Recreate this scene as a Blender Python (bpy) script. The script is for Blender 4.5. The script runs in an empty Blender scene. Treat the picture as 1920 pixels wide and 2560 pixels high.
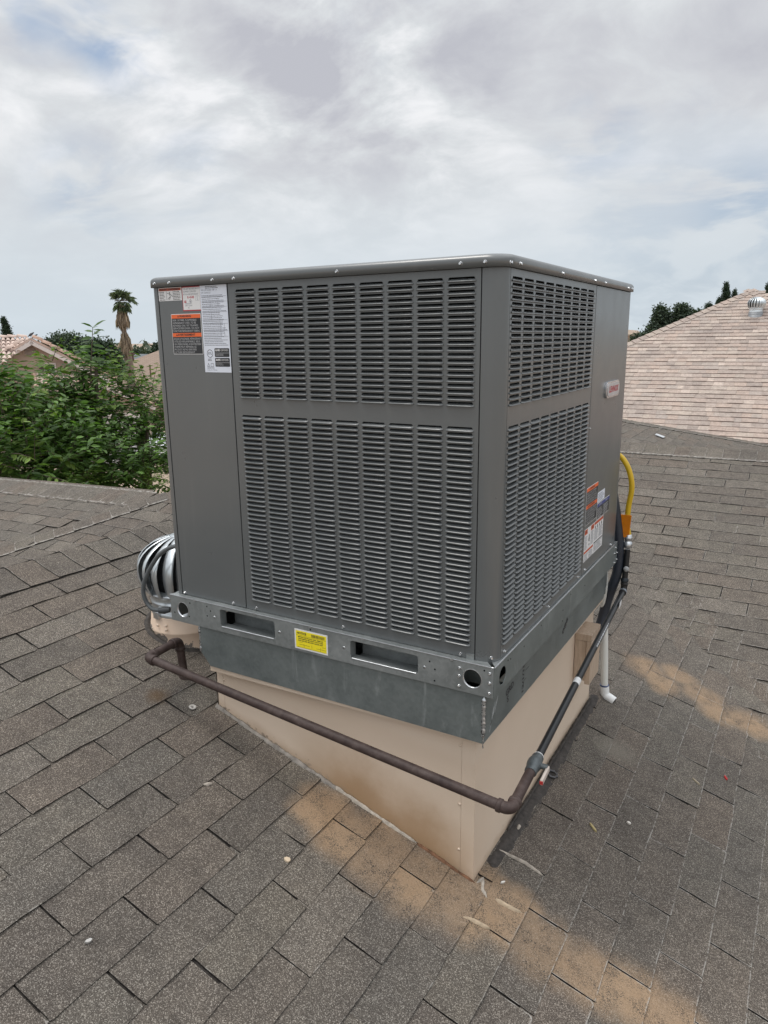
import bpy, bmesh, math, random
import numpy as np
from mathutils import Vector, Matrix
from mathutils.geometry import tessellate_polygon

random.seed(7)
rng = np.random.default_rng(11)
SC = bpy.context.scene
COL = SC.collection
R = math.radians

# ------------------------------------------------------------------ camera
F_PX, YAW, PITCH, ROLL = 1812.39, 0.531984, 0.236888, -0.0125241     # in pixels of a 1920x2560 frame
CAM = Vector((1.90227, -1.75742, 0.890059))
_right = Vector((math.cos(YAW), math.sin(YAW), 0))
_fwd = Vector((-math.sin(YAW) * math.cos(PITCH), math.cos(YAW) * math.cos(PITCH), -math.sin(PITCH)))
_up = _right.cross(_fwd)
RIGHT = _right * math.cos(ROLL) + _up * math.sin(ROLL)
UP = _up * math.cos(ROLL) - _right * math.sin(ROLL)
FWD = _fwd
cd = bpy.data.cameras.new("camera")
cam = bpy.data.objects.new("camera", cd)
COL.objects.link(cam)
cam.matrix_world = Matrix(((RIGHT.x, UP.x, -FWD.x, CAM.x), (RIGHT.y, UP.y, -FWD.y, CAM.y),
                           (RIGHT.z, UP.z, -FWD.z, CAM.z), (0, 0, 0, 1)))
cd.sensor_fit = 'VERTICAL'
cd.sensor_height = 24.0
cd.lens = F_PX / 2560 * 24.0
cd.clip_start = 0.05
cd.clip_end = 3000
SC.camera = cam
SC.view_settings.view_transform = 'Standard'
SC.view_settings.look = 'None'
SC.view_settings.gamma = 1.0
SC.view_settings.use_curve_mapping = False
SC.view_settings.exposure = EXPOSURE = 0.0

def at(px, py, dist):
    """the point seen at (px, py) of the 1920x2560 photograph, dist metres away measured on the ground"""
    d = FWD + RIGHT * ((px - 960) / F_PX) - UP * ((py - 1280) / F_PX)
    return CAM + d * (dist / math.hypot(d.x, d.y))

def project(p):
    d = Vector(p) - CAM
    z = d.dot(FWD)
    if z < 0.05:
        return None
    return 960 + F_PX * d.dot(RIGHT) / z, 1280 - F_PX * d.dot(UP) / z, z

# ------------------------------------------------------------------ node helpers
def newmat(name):
    m = bpy.data.materials.new(name)
    m.use_nodes = True
    nt = m.node_tree
    return m, nt, nt.nodes["Principled BSDF"]

def nd(nt, typ, ins=None, **props):
    n = nt.nodes.new(typ)
    for k, v in props.items():
        setattr(n, k, v)
    for k, v in (ins or {}).items():
        s = n.inputs[k]
        if isinstance(v, bpy.types.NodeSocket):
            nt.links.new(v, s)
        else:
            s.default_value = v
    return n

def mth(nt, op, a, b=0.0, c=0.0, clamp=False):
    n = nt.nodes.new("ShaderNodeMath")
    n.operation = op
    n.use_clamp = clamp
    for i, v in enumerate((a, b, c)):
        if isinstance(v, bpy.types.NodeSocket):
            nt.links.new(v, n.inputs[i])
        else:
            n.inputs[i].default_value = v
    return n.outputs[0]

def vmth(nt, op, a, b=(0, 0, 0)):
    n = nt.nodes.new("ShaderNodeVectorMath")
    n.operation = op
    for i, v in enumerate((a, b)):
        if isinstance(v, bpy.types.NodeSocket):
            nt.links.new(v, n.inputs[i])
        else:
            n.inputs[i].default_value = v
    return n.outputs["Value"] if op in ("LENGTH", "DOT_PRODUCT", "DISTANCE") else n.outputs["Vector"]

def mix(nt, fac, a, b, blend='MIX'):
    n = nt.nodes.new("ShaderNodeMix")
    n.data_type = 'RGBA'
    n.blend_type = blend
    for s, v in ((n.inputs[0], fac), (n.inputs[6], a), (n.inputs[7], b)):
        if isinstance(v, bpy.types.NodeSocket):
            nt.links.new(v, s)
        elif isinstance(v, tuple):
            s.default_value = v if len(v) == 4 else (*v, 1)
        else:
            s.default_value = v
    return n.outputs[2]

def ramp(nt, fac, stops, interp='LINEAR'):
    n = nt.nodes.new("ShaderNodeValToRGB")
    n.color_ramp.interpolation = interp
    e = n.color_ramp.elements
    while len(e) < len(stops):
        e.new(0.5)
    for el, (p, c) in zip(e, stops):
        el.position = p
        el.color = (*c, 1) if len(c) == 3 else c
    nt.links.new(fac, n.inputs[0])
    return n.outputs[0]

def smooth(nt, v, lo, hi):
    n = nt.nodes.new("ShaderNodeMapRange")
    n.interpolation_type = 'SMOOTHSTEP'
    nt.links.new(v, n.inputs[0])
    n.inputs[1].default_value = lo
    n.inputs[2].default_value = hi
    return n.outputs[0]

def noise(nt, vec, scale, detail=4.0, rough=0.55, dist=0.0):
    n = nd(nt, "ShaderNodeTexNoise", {"Scale": scale, "Detail": detail, "Roughness": rough, "Distortion": dist})
    if vec is not None:
        nt.links.new(vec, n.inputs["Vector"])
    return n.outputs["Fac"]

def pos_of(nt):
    return nd(nt, "ShaderNodeNewGeometry").outputs["Position"]

def bump(nt, b, height, strength=0.3, distance=0.002):
    n = nd(nt, "ShaderNodeBump", {"Strength": strength, "Distance": distance, "Height": height})
    nt.links.new(n.outputs[0], b.inputs["Normal"])
    return n

def simple(name, col, rough=0.6, metal=0.0, spec=0.5, var=0.12, scale=20.0, bmp=0.0, bscale=None):
    """plain material with a little tone variation and optional fine relief"""
    m, nt, b = newmat(name)
    p = pos_of(nt)
    f = noise(nt, p, scale, 5)
    lo = tuple(c * (1 - var) for c in col)
    hi = tuple(min(1, c * (1 + var)) for c in col)
    nt.links.new(ramp(nt, f, [(0.3, lo), (0.7, hi)]), b.inputs["Base Color"])
    b.inputs["Roughness"].default_value = rough
    b.inputs["Metallic"].default_value = metal
    b.inputs["Specular IOR Level"].default_value = spec
    if bmp:
        bump(nt, b, noise(nt, p, bscale or scale * 8, 3), bmp)
    return m

# ------------------------------------------------------------------ world and sun
SUN_DIR = Vector((-0.34, -0.17, 0.925)).normalized()      # towards the sun
w = bpy.data.worlds.new("World")
SC.world = w
w.use_nodes = True
nt = w.node_tree
bg = nt.nodes["Background"]
bg.inputs["Strength"].default_value = 0.1
sky = nd(nt, "ShaderNodeTexSky", sky_type='NISHITA')
sky.sun_disc = False
sky.sun_elevation = math.asin(SUN_DIR.z)
sky.sun_rotation = math.atan2(SUN_DIR.x, SUN_DIR.y)
sky.dust_density = 2.0
dirv = nd(nt, "ShaderNodeTexCoord").outputs["Generated"]
sep = nd(nt, "ShaderNodeSeparateXYZ", {0: dirv})
zc = mth(nt, 'ADD', mth(nt, 'MAXIMUM', sep.outputs[2], 0.0), 0.30)
flat = nd(nt, "ShaderNodeCombineXYZ", {0: mth(nt, 'DIVIDE', sep.outputs[0], zc), 1: mth(nt, 'DIVIDE', sep.outputs[1], zc)}).outputs[0]
def sky_blob(px, py, rad, soft):
    d = (at(px, py, 1) - CAM).normalized()
    return smooth(nt, vmth(nt, 'DISTANCE', dirv, tuple(d)), rad + soft, max(rad - soft, 0.0))
def addall(l):
    s = l[0]
    for x in l[1:]:
        s = mth(nt, 'ADD', s, x)
    return s
warp = nd(nt, "ShaderNodeTexNoise", {"Scale": 1.3, "Detail": 3.0, "Vector": flat}).outputs["Color"]
_sc = nd(nt, "ShaderNodeVectorMath", {0: warp, "Scale": 0.45}, operation='SCALE')
fl2 = vmth(nt, 'ADD', flat, _sc.outputs["Vector"])
big = noise(nt, fl2, 1.15, 8, 0.54)
mid = noise(nt, fl2, 3.1, 9, 0.58)
veil = noise(nt, flat, 0.5, 4, 0.5)
lit = mth(nt, 'ADD', mth(nt, 'MULTIPLY', big, 0.50), mth(nt, 'MULTIPLY', mid, 0.50))
calm = mth(nt, 'ADD', 0.30, mth(nt, 'MULTIPLY', smooth(nt, sep.outputs[2], 0.08, 0.38), 1.25))     # flatter veil towards the horizon
lit = mth(nt, 'ADD', mth(nt, 'MULTIPLY', mth(nt, 'SUBTRACT', lit, 0.5), calm), 0.508)
dark_b = addall([mth(nt, 'MULTIPLY', sky_blob(*a), k) for a, k in
                 [((760, 70, .16, .15), 1.0), ((1060, 160, .15, .14), .9), ((900, 300, .12, .12), .6),
                  ((480, 190, .13, .12), .45), ((300, 250, .09, .09), .35), ((20, 380, .2, .2), .45), ((1500, 60, .15, .15), .35)]])
bright_b = addall([mth(nt, 'MULTIPLY', sky_blob(*a), k) for a, k in
                   [((120, 110, .08, .09), .9), ((440, 95, .06, .07), .8), ((500, 330, .10, .10), .5),
                    ((1050, 30, .06, .06), .7), ((1000, 460, .30, .25), .35), ((400, 620, .4, .3), .2), ((1280, 230, .14, .12), .35)]])
lit2 = mth(nt, 'ADD', lit, mth(nt, 'MULTIPLY', mth(nt, 'SUBTRACT', bright_b, mth(nt, 'MULTIPLY', dark_b, smooth(nt, mid, 0.72, 0.36))), 0.135))
cloud = ramp(nt, lit2, [(0.28, (4.9, 5.0, 5.5)), (0.42, (5.9, 6.05, 6.4)), (0.52, (6.6, 6.85, 7.1)), (0.66, (8.3, 8.4, 8.6))])
gap_b = addall([mth(nt, 'MULTIPLY', sky_blob(*a), k) for a, k in
                [((300, 95, .03, .045), 1.0), ((215, 60, .02, .035), .9), ((60, 25, .03, .04), .9), ((215, 475, .045, .05), .55), ((480, 430, .04, .05), .35),
                 ((1880, 520, .04, .05), .45), ((1620, 590, .11, .12), .22), ((1850, 650, .11, .13), .22), ((1480, 325, .04, .04), .45), ((960, 30, .03, .04), .35)]])
torn = noise(nt, fl2, 3.6, 5, 0.55, 0.2)
gap = mth(nt, 'MULTIPLY', mth(nt, 'MINIMUM', gap_b, 1.0), smooth(nt, torn, 0.60, 0.40))
gap_gen = smooth(nt, veil, 0.44, 0.30)
gap = mth(nt, 'MAXIMUM', gap, mth(nt, 'MULTIPLY', gap_gen, 0.30))
bluesky = mix(nt, 0.5, sky.outputs[0], (3.3, 4.6, 6.6))
horizon = smooth(nt, sep.outputs[2], 0.24, 0.0)
cloud = mix(nt, mth(nt, 'MULTIPLY', horizon, 0.75), cloud, (5.75, 6.6, 7.25))
sky_col = mix(nt, mth(nt, 'MULTIPLY', gap, 0.85), cloud, bluesky)
# an overcast sky is brighter overhead than at the horizon
over = nd(nt, "ShaderNodeVectorMath", {0: sky_col, "Scale": mth(nt, 'ADD', 1.07, mth(nt, 'MULTIPLY', smooth(nt, sep.outputs[2], 0.34, 0.95), 1.35))}, operation='SCALE')
nt.links.new(over.outputs["Vector"], bg.inputs["Color"])
sd = bpy.data.lights.new("sun", 'SUN')
sd.energy = 1.5
sd.angle = R(16)
sd.color = (1.0, 0.955, 0.89)
sun = bpy.data.objects.new("sun", sd)
sun.rotation_euler = SUN_DIR.to_track_quat('Z', 'Y').to_euler()
sun.location = (-8, -7, 12)
COL.objects.link(sun)

# ------------------------------------------------------------------ object helpers
class MB:
    """collects vertices and faces; build() links them as one mesh object"""
    def __init__(s):
        s.v, s.f, s.m, s.sm = [], [], [], []
    def add(s, verts, faces, mi=0, smooth=False):
        o = len(s.v)
        s.v += [tuple(v) for v in verts]
        s.f += [tuple(i + o for i in f) for f in faces]
        s.m += [mi] * len(faces)
        s.sm += [smooth] * len(faces)
        return s
    def box(s, x0, y0, z0, x1, y1, z1, mi=0):
        v = [(x, y, z) for z in (z0, z1) for y in (y0, y1) for x in (x0, x1)]
        return s.add(v, [(0, 2, 3, 1), (4, 5, 7, 6), (0, 1, 5, 4), (2, 6, 7, 3), (0, 4, 6, 2), (1, 3, 7, 5)], mi)
    def obox(s, c, ax, ay, az, hx, hy, hz, mi=0):
        c, ax, ay, az = map(Vector, (c, ax, ay, az))
        v = [c + ax * (i * hx) + ay * (j * hy) + az * (k * hz) for k in (-1, 1) for j in (-1, 1) for i in (-1, 1)]
        return s.add(v, [(0, 2, 3, 1), (4, 5, 7, 6), (0, 1, 5, 4), (2, 6, 7, 3), (0, 4, 6, 2), (1, 3, 7, 5)], mi)
    def prism(s, poly, fn, d0, d1, mi=0, holes=()):
        """polygon (with holes) in the plane of fn(u, v, w), extruded from w=d0 to w=d1"""
        loops = [list(poly)] + [list(h) for h in holes]
        tr = tessellate_polygon([[Vector((a, b, 0)) for a, b in l] for l in loops])
        flatp = [q for l in loops for q in l]
        n = len(flatp)
        v = [fn(a, b, d1) for a, b in flatp] + [fn(a, b, d0) for a, b in flatp]
        f = [tuple(t) for t in tr] + [tuple(i + n for i in reversed(t)) for t in tr]
        o = 0
        for l in loops:
            k = len(l)
            f += [(o + i, o + (i + 1) % k, n + o + (i + 1) % k, n + o + i) for i in range(k)]
            o += k
        return s.add(v, f, mi)
    def lathe(s, prof, seg=24, c=(0, 0, 0), M=None, mi=0, smooth=True):
        v, f = [], []
        for r_, z_ in prof:
            for i in range(seg):
                a = 2 * math.pi * i / seg
                p = Vector((r_ * math.cos(a), r_ * math.sin(a), z_))
                if M is not None:
                    p = M @ p
                v.append(p + Vector(c))
        for j in range(len(prof) - 1):
            for i in range(seg):
                a, b = j * seg + i, j * seg + (i + 1) % seg
                f.append((a, b, b + seg, a + seg))
        return s.add(v, f, mi, smooth)
    def tube(s, path, rad, seg=12, mi=0, caps=True, flat=None):
        path = [Vector(p) for p in path]
        n = len(path)
        rads = rad if isinstance(rad, (list, tuple)) else [rad] * n
        t0 = (path[1] - path[0]).normalized()
        ref = Vector((0, 0, 1)) if abs(t0.z) < 0.9 else Vector((1, 0, 0))
        a = t0.cross(ref).normalized()
        v, f = [], []
        for i in range(n):
            t = (path[min(i + 1, n - 1)] - path[max(i - 1, 0)]).normalized()
            a = (a - t * a.dot(t)).normalized()
            b = t.cross(a)
            for k in range(seg):
                g = 2 * math.pi * k / seg
                v.append(path[i] + a * (math.cos(g) * rads[i]) + b * (math.sin(g) * rads[i]))
        for i in range(n - 1):
            for k in range(seg):
                x, y = i * seg + k, i * seg + (k + 1) % seg
                f.append((x, y, y + seg, x + seg))
        s.add(v, f, mi, True)
        if caps:
            s.add(v[:seg], [tuple(reversed(range(seg)))], mi)
            s.add(v[-seg:], [tuple(range(seg))], mi)
        return s
    def mesh(s, name, mats):
        me = bpy.data.meshes.new(name)
        me.from_pydata(s.v, [], s.f)
        for m in (mats if isinstance(mats, (list, tuple)) else [mats]):
            me.materials.append(m)
        me.polygons.foreach_set("material_index", s.m)
        me.polygons.foreach_set("use_smooth", s.sm)
        me.update()
        return me
    def build(s, name, mats, parent=None, fix=True):
        me = s.mesh(name, mats)
        if fix:
            bm = bmesh.new()
            bm.from_mesh(me)
            bmesh.ops.recalc_face_normals(bm, faces=bm.faces)
            bm.to_mesh(me)
            bm.free()
        return link(name, me, parent)

def pinv(parent):
    """children are modelled in world coordinates: undo the parent's own place"""
    return Matrix.Translation(-Vector(parent.location)) if parent.parent is None else Matrix.Identity(4)

def link(name, data, parent=None):
    o = bpy.data.objects.new(name, data)
    COL.objects.link(o)
    if parent is not None:
        o.parent = parent
        o.matrix_parent_inverse = pinv(parent)
    return o

def tag(o, label=None, cat=None, group=None, kind=None):
    for k, v in (("label", label), ("category", cat), ("group", group), ("kind", kind)):
        if v:
            o[k] = v
    return o

def thing(name, label, cat, loc=(0, 0, 0), group=None, kind=None):
    o = bpy.data.objects.new(name, None)
    o.empty_display_size = 0.1
    o.location = loc
    COL.objects.link(o)
    return tag(o, label, cat, group, kind)

def bevel(o, width=0.0012, seg=2):
    m = o.modifiers.new("bevel", 'BEVEL')
    m.width = width
    m.segments = seg
    m.limit_method = 'ANGLE'
    m.angle_limit = R(40)
    return o

def np_mesh(name, verts, faces_flat, nper, mats, mat_idx=None, smooth=False, edge=None):
    """big mesh from arrays; every face has nper corners"""
    me = bpy.data.meshes.new(name)
    nf = len(faces_flat) // nper
    me.vertices.add(len(verts))
    me.vertices.foreach_set("co", np.asarray(verts, dtype=np.float32).ravel())
    me.loops.add(len(faces_flat))
    me.loops.foreach_set("vertex_index", np.asarray(faces_flat, dtype=np.int32))
    me.polygons.add(nf)
    me.polygons.foreach_set("loop_start", np.arange(0, nf * nper, nper, dtype=np.int32))
    for m in (mats if isinstance(mats, (list, tuple)) else [mats]):
        me.materials.append(m)
    if mat_idx is not None:
        me.polygons.foreach_set("material_index", np.asarray(mat_idx, dtype=np.int32))
    me.polygons.foreach_set("use_smooth", np.full(nf, smooth))
    if edge is not None:
        a = me.attributes.new("edge", 'FLOAT', 'POINT')
        a.data.foreach_set("value", np.asarray(edge, dtype=np.float32))
    me.update(calc_edges=True)
    me.validate()
    return me

def front(u, v, w):          # the plane of the unit's front: w grows towards the viewer
    return (u, -w, v)
def side(off):               # a plane x = off facing +x
    return lambda u, v, w: (off + w, u, v)
def frontat(off):            # a plane y = off facing -y
    return lambda u, v, w: (u, off - w, v)

def circ(cx, cy, r, n=28):
    return [(cx + r * math.cos(2 * math.pi * i / n), cy + r * math.sin(2 * math.pi * i / n)) for i in range(n)]
def rrect(x0, y0, x1, y1, r, n=4):
    out = []
    for cx, cy, a0 in ((x1 - r, y1 - r, 0), (x0 + r, y1 - r, 90), (x0 + r, y0 + r, 180), (x1 - r, y0 + r, 270)):
        for i in range(n + 1):
            a = R(a0 + 90 * i / n)
            out.append((cx + r * math.cos(a), cy + r * math.sin(a)))
    return out
# ------------------------------------------------------------------ materials
def paint_mat():
    m, nt, b = newmat("grey powder coat")
    p = pos_of(nt)
    f = noise(nt, p, 3.0, 4)
    base = ramp(nt, f, [(0.3, (0.098, 0.107, 0.110)), (0.7, (0.111, 0.120, 0.122))])
    st = nd(nt, "ShaderNodeVectorMath", {0: p, 1: (30.0, 30.0, 1.6)}, operation='MULTIPLY').outputs["Vector"]
    dust = smooth(nt, noise(nt, st, 1.0, 5, 0.6), 0.52, 0.80)
    base = mix(nt, mth(nt, 'MULTIPLY', dust, 0.13), base, (0.20, 0.20, 0.19))
    nt.links.new(base, b.inputs["Base Color"])
    nt.links.new(ramp(nt, noise(nt, p, 9, 5), [(0.3, (.27,) * 3), (0.7, (.34,) * 3)]), b.inputs["Roughness"])
    b.inputs["Specular IOR Level"].default_value = 0.95
    bump(nt, b, mth(nt, 'ADD', mth(nt, 'MULTIPLY', noise(nt, p, 4.5, 2), 6.0), mth(nt, 'MULTIPLY', noise(nt, p, 900, 2), .06)), 0.10, 0.0012)
    return m
M_PAINT = paint_mat()

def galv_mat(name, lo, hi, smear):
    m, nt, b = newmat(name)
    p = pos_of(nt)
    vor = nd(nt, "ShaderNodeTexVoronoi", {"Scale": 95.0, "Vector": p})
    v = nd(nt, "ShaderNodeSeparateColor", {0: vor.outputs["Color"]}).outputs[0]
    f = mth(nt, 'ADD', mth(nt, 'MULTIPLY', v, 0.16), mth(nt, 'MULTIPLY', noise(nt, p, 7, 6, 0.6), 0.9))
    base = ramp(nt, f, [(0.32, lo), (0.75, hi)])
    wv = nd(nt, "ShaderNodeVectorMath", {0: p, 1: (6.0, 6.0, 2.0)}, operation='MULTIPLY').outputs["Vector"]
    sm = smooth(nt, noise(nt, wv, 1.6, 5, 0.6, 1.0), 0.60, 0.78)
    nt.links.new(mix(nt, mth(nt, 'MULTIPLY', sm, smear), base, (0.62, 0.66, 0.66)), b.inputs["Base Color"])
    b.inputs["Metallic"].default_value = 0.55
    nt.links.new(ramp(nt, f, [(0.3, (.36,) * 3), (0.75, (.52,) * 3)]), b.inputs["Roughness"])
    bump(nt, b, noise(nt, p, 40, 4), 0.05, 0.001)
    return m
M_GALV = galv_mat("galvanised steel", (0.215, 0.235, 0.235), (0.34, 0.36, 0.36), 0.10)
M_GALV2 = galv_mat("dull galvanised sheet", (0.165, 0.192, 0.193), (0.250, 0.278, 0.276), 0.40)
M_BRIGHT = simple("bright zinc", (0.62, 0.64, 0.66), 0.28, 0.9, var=0.15, scale=60)
M_SCREW = simple("zinc screw", (0.72, 0.73, 0.74), 0.25, 0.95, var=0.2, scale=300)
M_DARK = simple("dark interior", (0.012, 0.013, 0.015), 0.9, spec=0.1)
M_COIL = simple("black coil fins", (0.02, 0.022, 0.025), 0.6, spec=0.3, scale=60)
M_WELD = simple("burnt weld", (0.10, 0.10, 0.10), 0.5, 0.6, var=0.9, scale=120, bmp=0.6, bscale=300)
M_WHITE = simple("white label paper", (0.70, 0.74, 0.82), 0.45, var=0.03)
M_WHITE2 = simple("white label", (0.72, 0.72, 0.72), 0.45, var=0.03)
M_ORANGE = simple("orange print", (0.78, 0.14, 0.035), 0.45, var=0.03)
M_RUSTRED = simple("brick red print", (0.50, 0.085, 0.03), 0.45, var=0.04)
M_RED = simple("red print", (0.42, 0.03, 0.045), 0.45, var=0.05)
M_BLACKL = simple("black print", (0.022, 0.024, 0.028), 0.45, var=0.05)
M_GREYINK = simple("grey ink", (0.16, 0.17, 0.20), 0.5, var=0.1)
M_INK = simple("dark ink", (0.03, 0.03, 0.035), 0.5, var=0.1)
M_LIGHTINK = simple("light grey print", (0.45, 0.46, 0.47), 0.5, var=0.05)
M_BLUE = simple("blue print", (0.04, 0.06, 0.24), 0.45, var=0.05)
M_YELLOW = simple("yellow label", (0.86, 0.72, 0.02), 0.45, var=0.03)
M_CHROME = simple("satin silver badge", (0.60, 0.60, 0.62), 0.22, 0.8, var=0.05)

# ------------------------------------------------------------------ flat lettering
FITS = []
def lettering(s, u, v, width, height, fn_rot, pos, mat, parent, name="lettering", align='LEFT', shear=0.0, bold=0.0):
    """text whose capitals are height tall, squeezed to width; pos(u, v) gives the point, fn_rot the euler of its plane"""
    c = bpy.data.curves.new(name, 'FONT')
    c.body = s
    c.size = height / 0.70
    c.align_x = align
    c.shear = shear
    c.offset = bold
    c.resolution_u = 2
    c.fill_mode = 'FRONT'
    c.materials.append(mat)
    o = link(name, c, parent)
    o.location = pos(u, v)
    o.rotation_euler = fn_rot
    FITS.append((o, width))
    return o
ROT_F = (R(90), 0, 0)
ROT_S = (R(90), 0, R(90))
def fit_lettering():
    bpy.context.view_layer.update()
    for o, width in FITS:
        if width and o.dimensions.x > 1e-6:
            o.scale.x = width / o.dimensions.x
    bpy.context.view_layer.update()
    dg = bpy.context.evaluated_depsgraph_get()
    for o, width in FITS:                         # letters become plain meshes
        me = bpy.data.meshes.new_from_object(o.evaluated_get(dg))
        nm = o.name
        n_ = bpy.data.objects.new("x", me)
        COL.objects.link(n_)
        n_.parent = o.parent
        n_.matrix_parent_inverse = o.matrix_parent_inverse.copy()
        n_.matrix_basis = o.matrix_basis.copy()
        bpy.data.objects.remove(o)
        n_.name = nm
        me.name = nm

def print_lines(parent, fn, u0, u1, rows, h, mat, w0, name="small_print", gap=0.18, seed=1, word=(.35, 1.6)):
    """rows of tiny unreadable words: one short bar per word"""
    rr = random.Random(seed)
    mb = MB()
    for v in rows:
        u = u0
        end = u0 + (u1 - u0) * rr.uniform(0.72, 1.0)
        while u < end - h:
            L = h * rr.uniform(*word) * 2.2
            L = min(L, end - u)
            mb.prism([(u, v), (u + L, v), (u + L, v + h), (u, v + h)], fn, w0, w0 + 0.0002)
            u += L + h * 0.75
    return mb.build(name, mat, parent, fix=False)

# ------------------------------------------------------------------ the rooftop unit
W, D, H = 1.22, 1.40, 1.058
unit = thing("rooftop_air_conditioner", "large dark grey louvred air conditioner cabinet standing on the galvanised curb adapter", "air conditioner", (0.6, 0.7, -0.1))
mb = MB()
mb.box(0.012, 0.045, 0.002, W - 0.045, D - 0.01, H - 0.002)
mb.build("coil", M_COIL, unit)
def outline(x0, y0, x1, y1, rads, n=8):
    """rounded rectangle, radii for the corners (x0,y0) (x1,y0) (x1,y1) (x0,y1)"""
    out = []
    for (cx, cy, sx, sy, a0), r in zip(((x0, y0, 1, 1, 180), (x1, y0, -1, 1, 270), (x1, y1, -1, -1, 0), (x0, y1, 1, -1, 90)), rads):
        for i in range(n + 1):
            a = R(a0 + 90 * i / n)
            out.append((cx + sx * r + r * math.cos(a), cy + sy * r + r * math.sin(a)))
    return out
# lid with a rolled edge
mb = MB()
rings = [(0.003, H - 0.003), (0.010, H - 0.003), (0.010, H + 0.014)]
for i in range(1, 7):
    a = R(15 * i)
    rings.append((0.010 - 0.016 * (1 - math.cos(a)), H + 0.014 + 0.015 * math.sin(a)))
rings += [(-0.03, H + 0.030), (-0.2, H + 0.032)]
vs, fs = [], []
for off, z in rings:
    rr_ = [max(0.004, r + min(off, 0.0) * 0.8) for r in (0.02, 0.055, 0.012, 0.02)]
    vs += [(x, y, z) for x, y in outline(-off, -off, W + off, D + off, rr_)]
n = 36
for j in range(len(rings) - 1):
    fs += [(j * n + i, j * n + (i + 1) % n, (j + 1) * n + (i + 1) % n, (j + 1) * n + i) for i in range(n)]
mb.add(vs, fs, 0, True)
mb.add(vs[-n:], [tuple(range(n))], 0, False)
lid = mb.build("top_cover", M_PAINT, unit)

def slab(name, poly, fn, d0, d1, mat, parent, bw=0.0012, holes=()):
    o = MB().prism(poly, fn, d0, d1, 0, holes).build(name, mat, parent)
    if bw:
        bevel(o, bw)
    return o
def rect(u0, v0, u1, v1):
    return [(u0, v0), (u1, v0), (u1, v1), (u0, v1)]

# corner posts: bent sheet
def post(path, z0, z1, name="corner_post", smooth=True):
    th = 0.003
    v, f = [], []
    P = [Vector((x, y, 0)) for x, y in path]
    k = len(P)
    for i in range(k):
        t = (P[min(i + 1, k - 1)] - P[max(i - 1, 0)]).normalized()
        nrm = Vector((t.y, -t.x, 0))
        for z in (z0, z1):
            for s_ in (0, -th):
                q = P[i] + nrm * s_
                v.append((q.x, q.y, z))
    for i in range(k - 1):
        a, b = 4 * i, 4 * i + 4
        f += [(a, b, b + 2, a + 2), (a + 1, a + 3, b + 3, b + 1), (a, a + 1, b + 1, b), (a + 2, b + 2, b + 3, a + 3)]
    f += [(0, 2, 3, 1), (4 * k - 4, 4 * k - 3, 4 * k - 1, 4 * k - 2)]
    o = MB().add(v, f, 0, smooth).build(name, M_PAINT, unit)
    e = o.modifiers.new("split", 'EDGE_SPLIT')
    e.split_angle = R(50)
    return o
arc = [(1.1605, 0.0), (1.168, 0.0)] + [(1.168 + 0.052 * math.sin(R(a)), 0.0375 - 0.0375 * math.cos(R(a))) for a in range(0, 91, 6)] + [(W, 0.0385)]
post(arc, -0.012, H - 0.004)
post([(0.0, 0.05), (0.0, 0.008), (0.0023, 0.0023), (0.008, 0.0), (0.0215, 0.0)], 0.0, H - 0.004)
post([(W, D - 0.02), (W, D - 0.004), (W - 0.004, D), (W - 0.05, D)], 0.002, H - 0.004)
slab("side_panel", rect(0.0255, 0.0015, 0.3195, H - 0.004), front, -0.025, 0.0, M_PAINT, unit)
slab("access_panel", rect(0.8665, 0.002, D - 0.021, H - 0.004), side(W), -0.025, 0.0008, M_PAINT, unit)
MB().box(-0.0, 0.05, 0.0, 0.004, D, H - 0.004).box(0.0, D - 0.004, 0.0, W - 0.05, D, H - 0.004).build("rear_panel", M_PAINT, unit)

# louvred panels
def louver_mesh(w, name):
    """one pressed blade: lip at the panel face, sweeping up and back into the cabinet"""
    prof = [(0.0, -0.0002), (0.0035, -0.0003), (0.0066, 0.0003), (0.0073, 0.0014), (0.0062, 0.0028), (0.0032, 0.0046), (-0.0018, 0.0068), (-0.0100, 0.0092)]
    cols = [(-w / 2, 0.25), (-w / 2 + 0.0035, 0.85), (-w / 2 + 0.009, 1.0), (0, 1.04), (w / 2 - 0.009, 1.0), (w / 2 - 0.0035, 0.85), (w / 2, 0.25)]
    v, f = [], []
    for u, k in cols:
        for d, z in prof:
            v.append((u, -(d * k if d > 0 else d), z))
    n_ = len(prof)
    for i in range(len(cols) - 1):
        for j in range(n_ - 1):
            f.append((i * n_ + j, (i + 1) * n_ + j, (i + 1) * n_ + j + 1, i * n_ + j + 1))
    m_ = MB().add(v, f, 0, True)
    return m_
PZ = ((0.0382, 40, 0.01553), (0.7095, 21, 0.01567))       # (lowest opening, rows, pitch)
OPH = 0.0122
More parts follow.
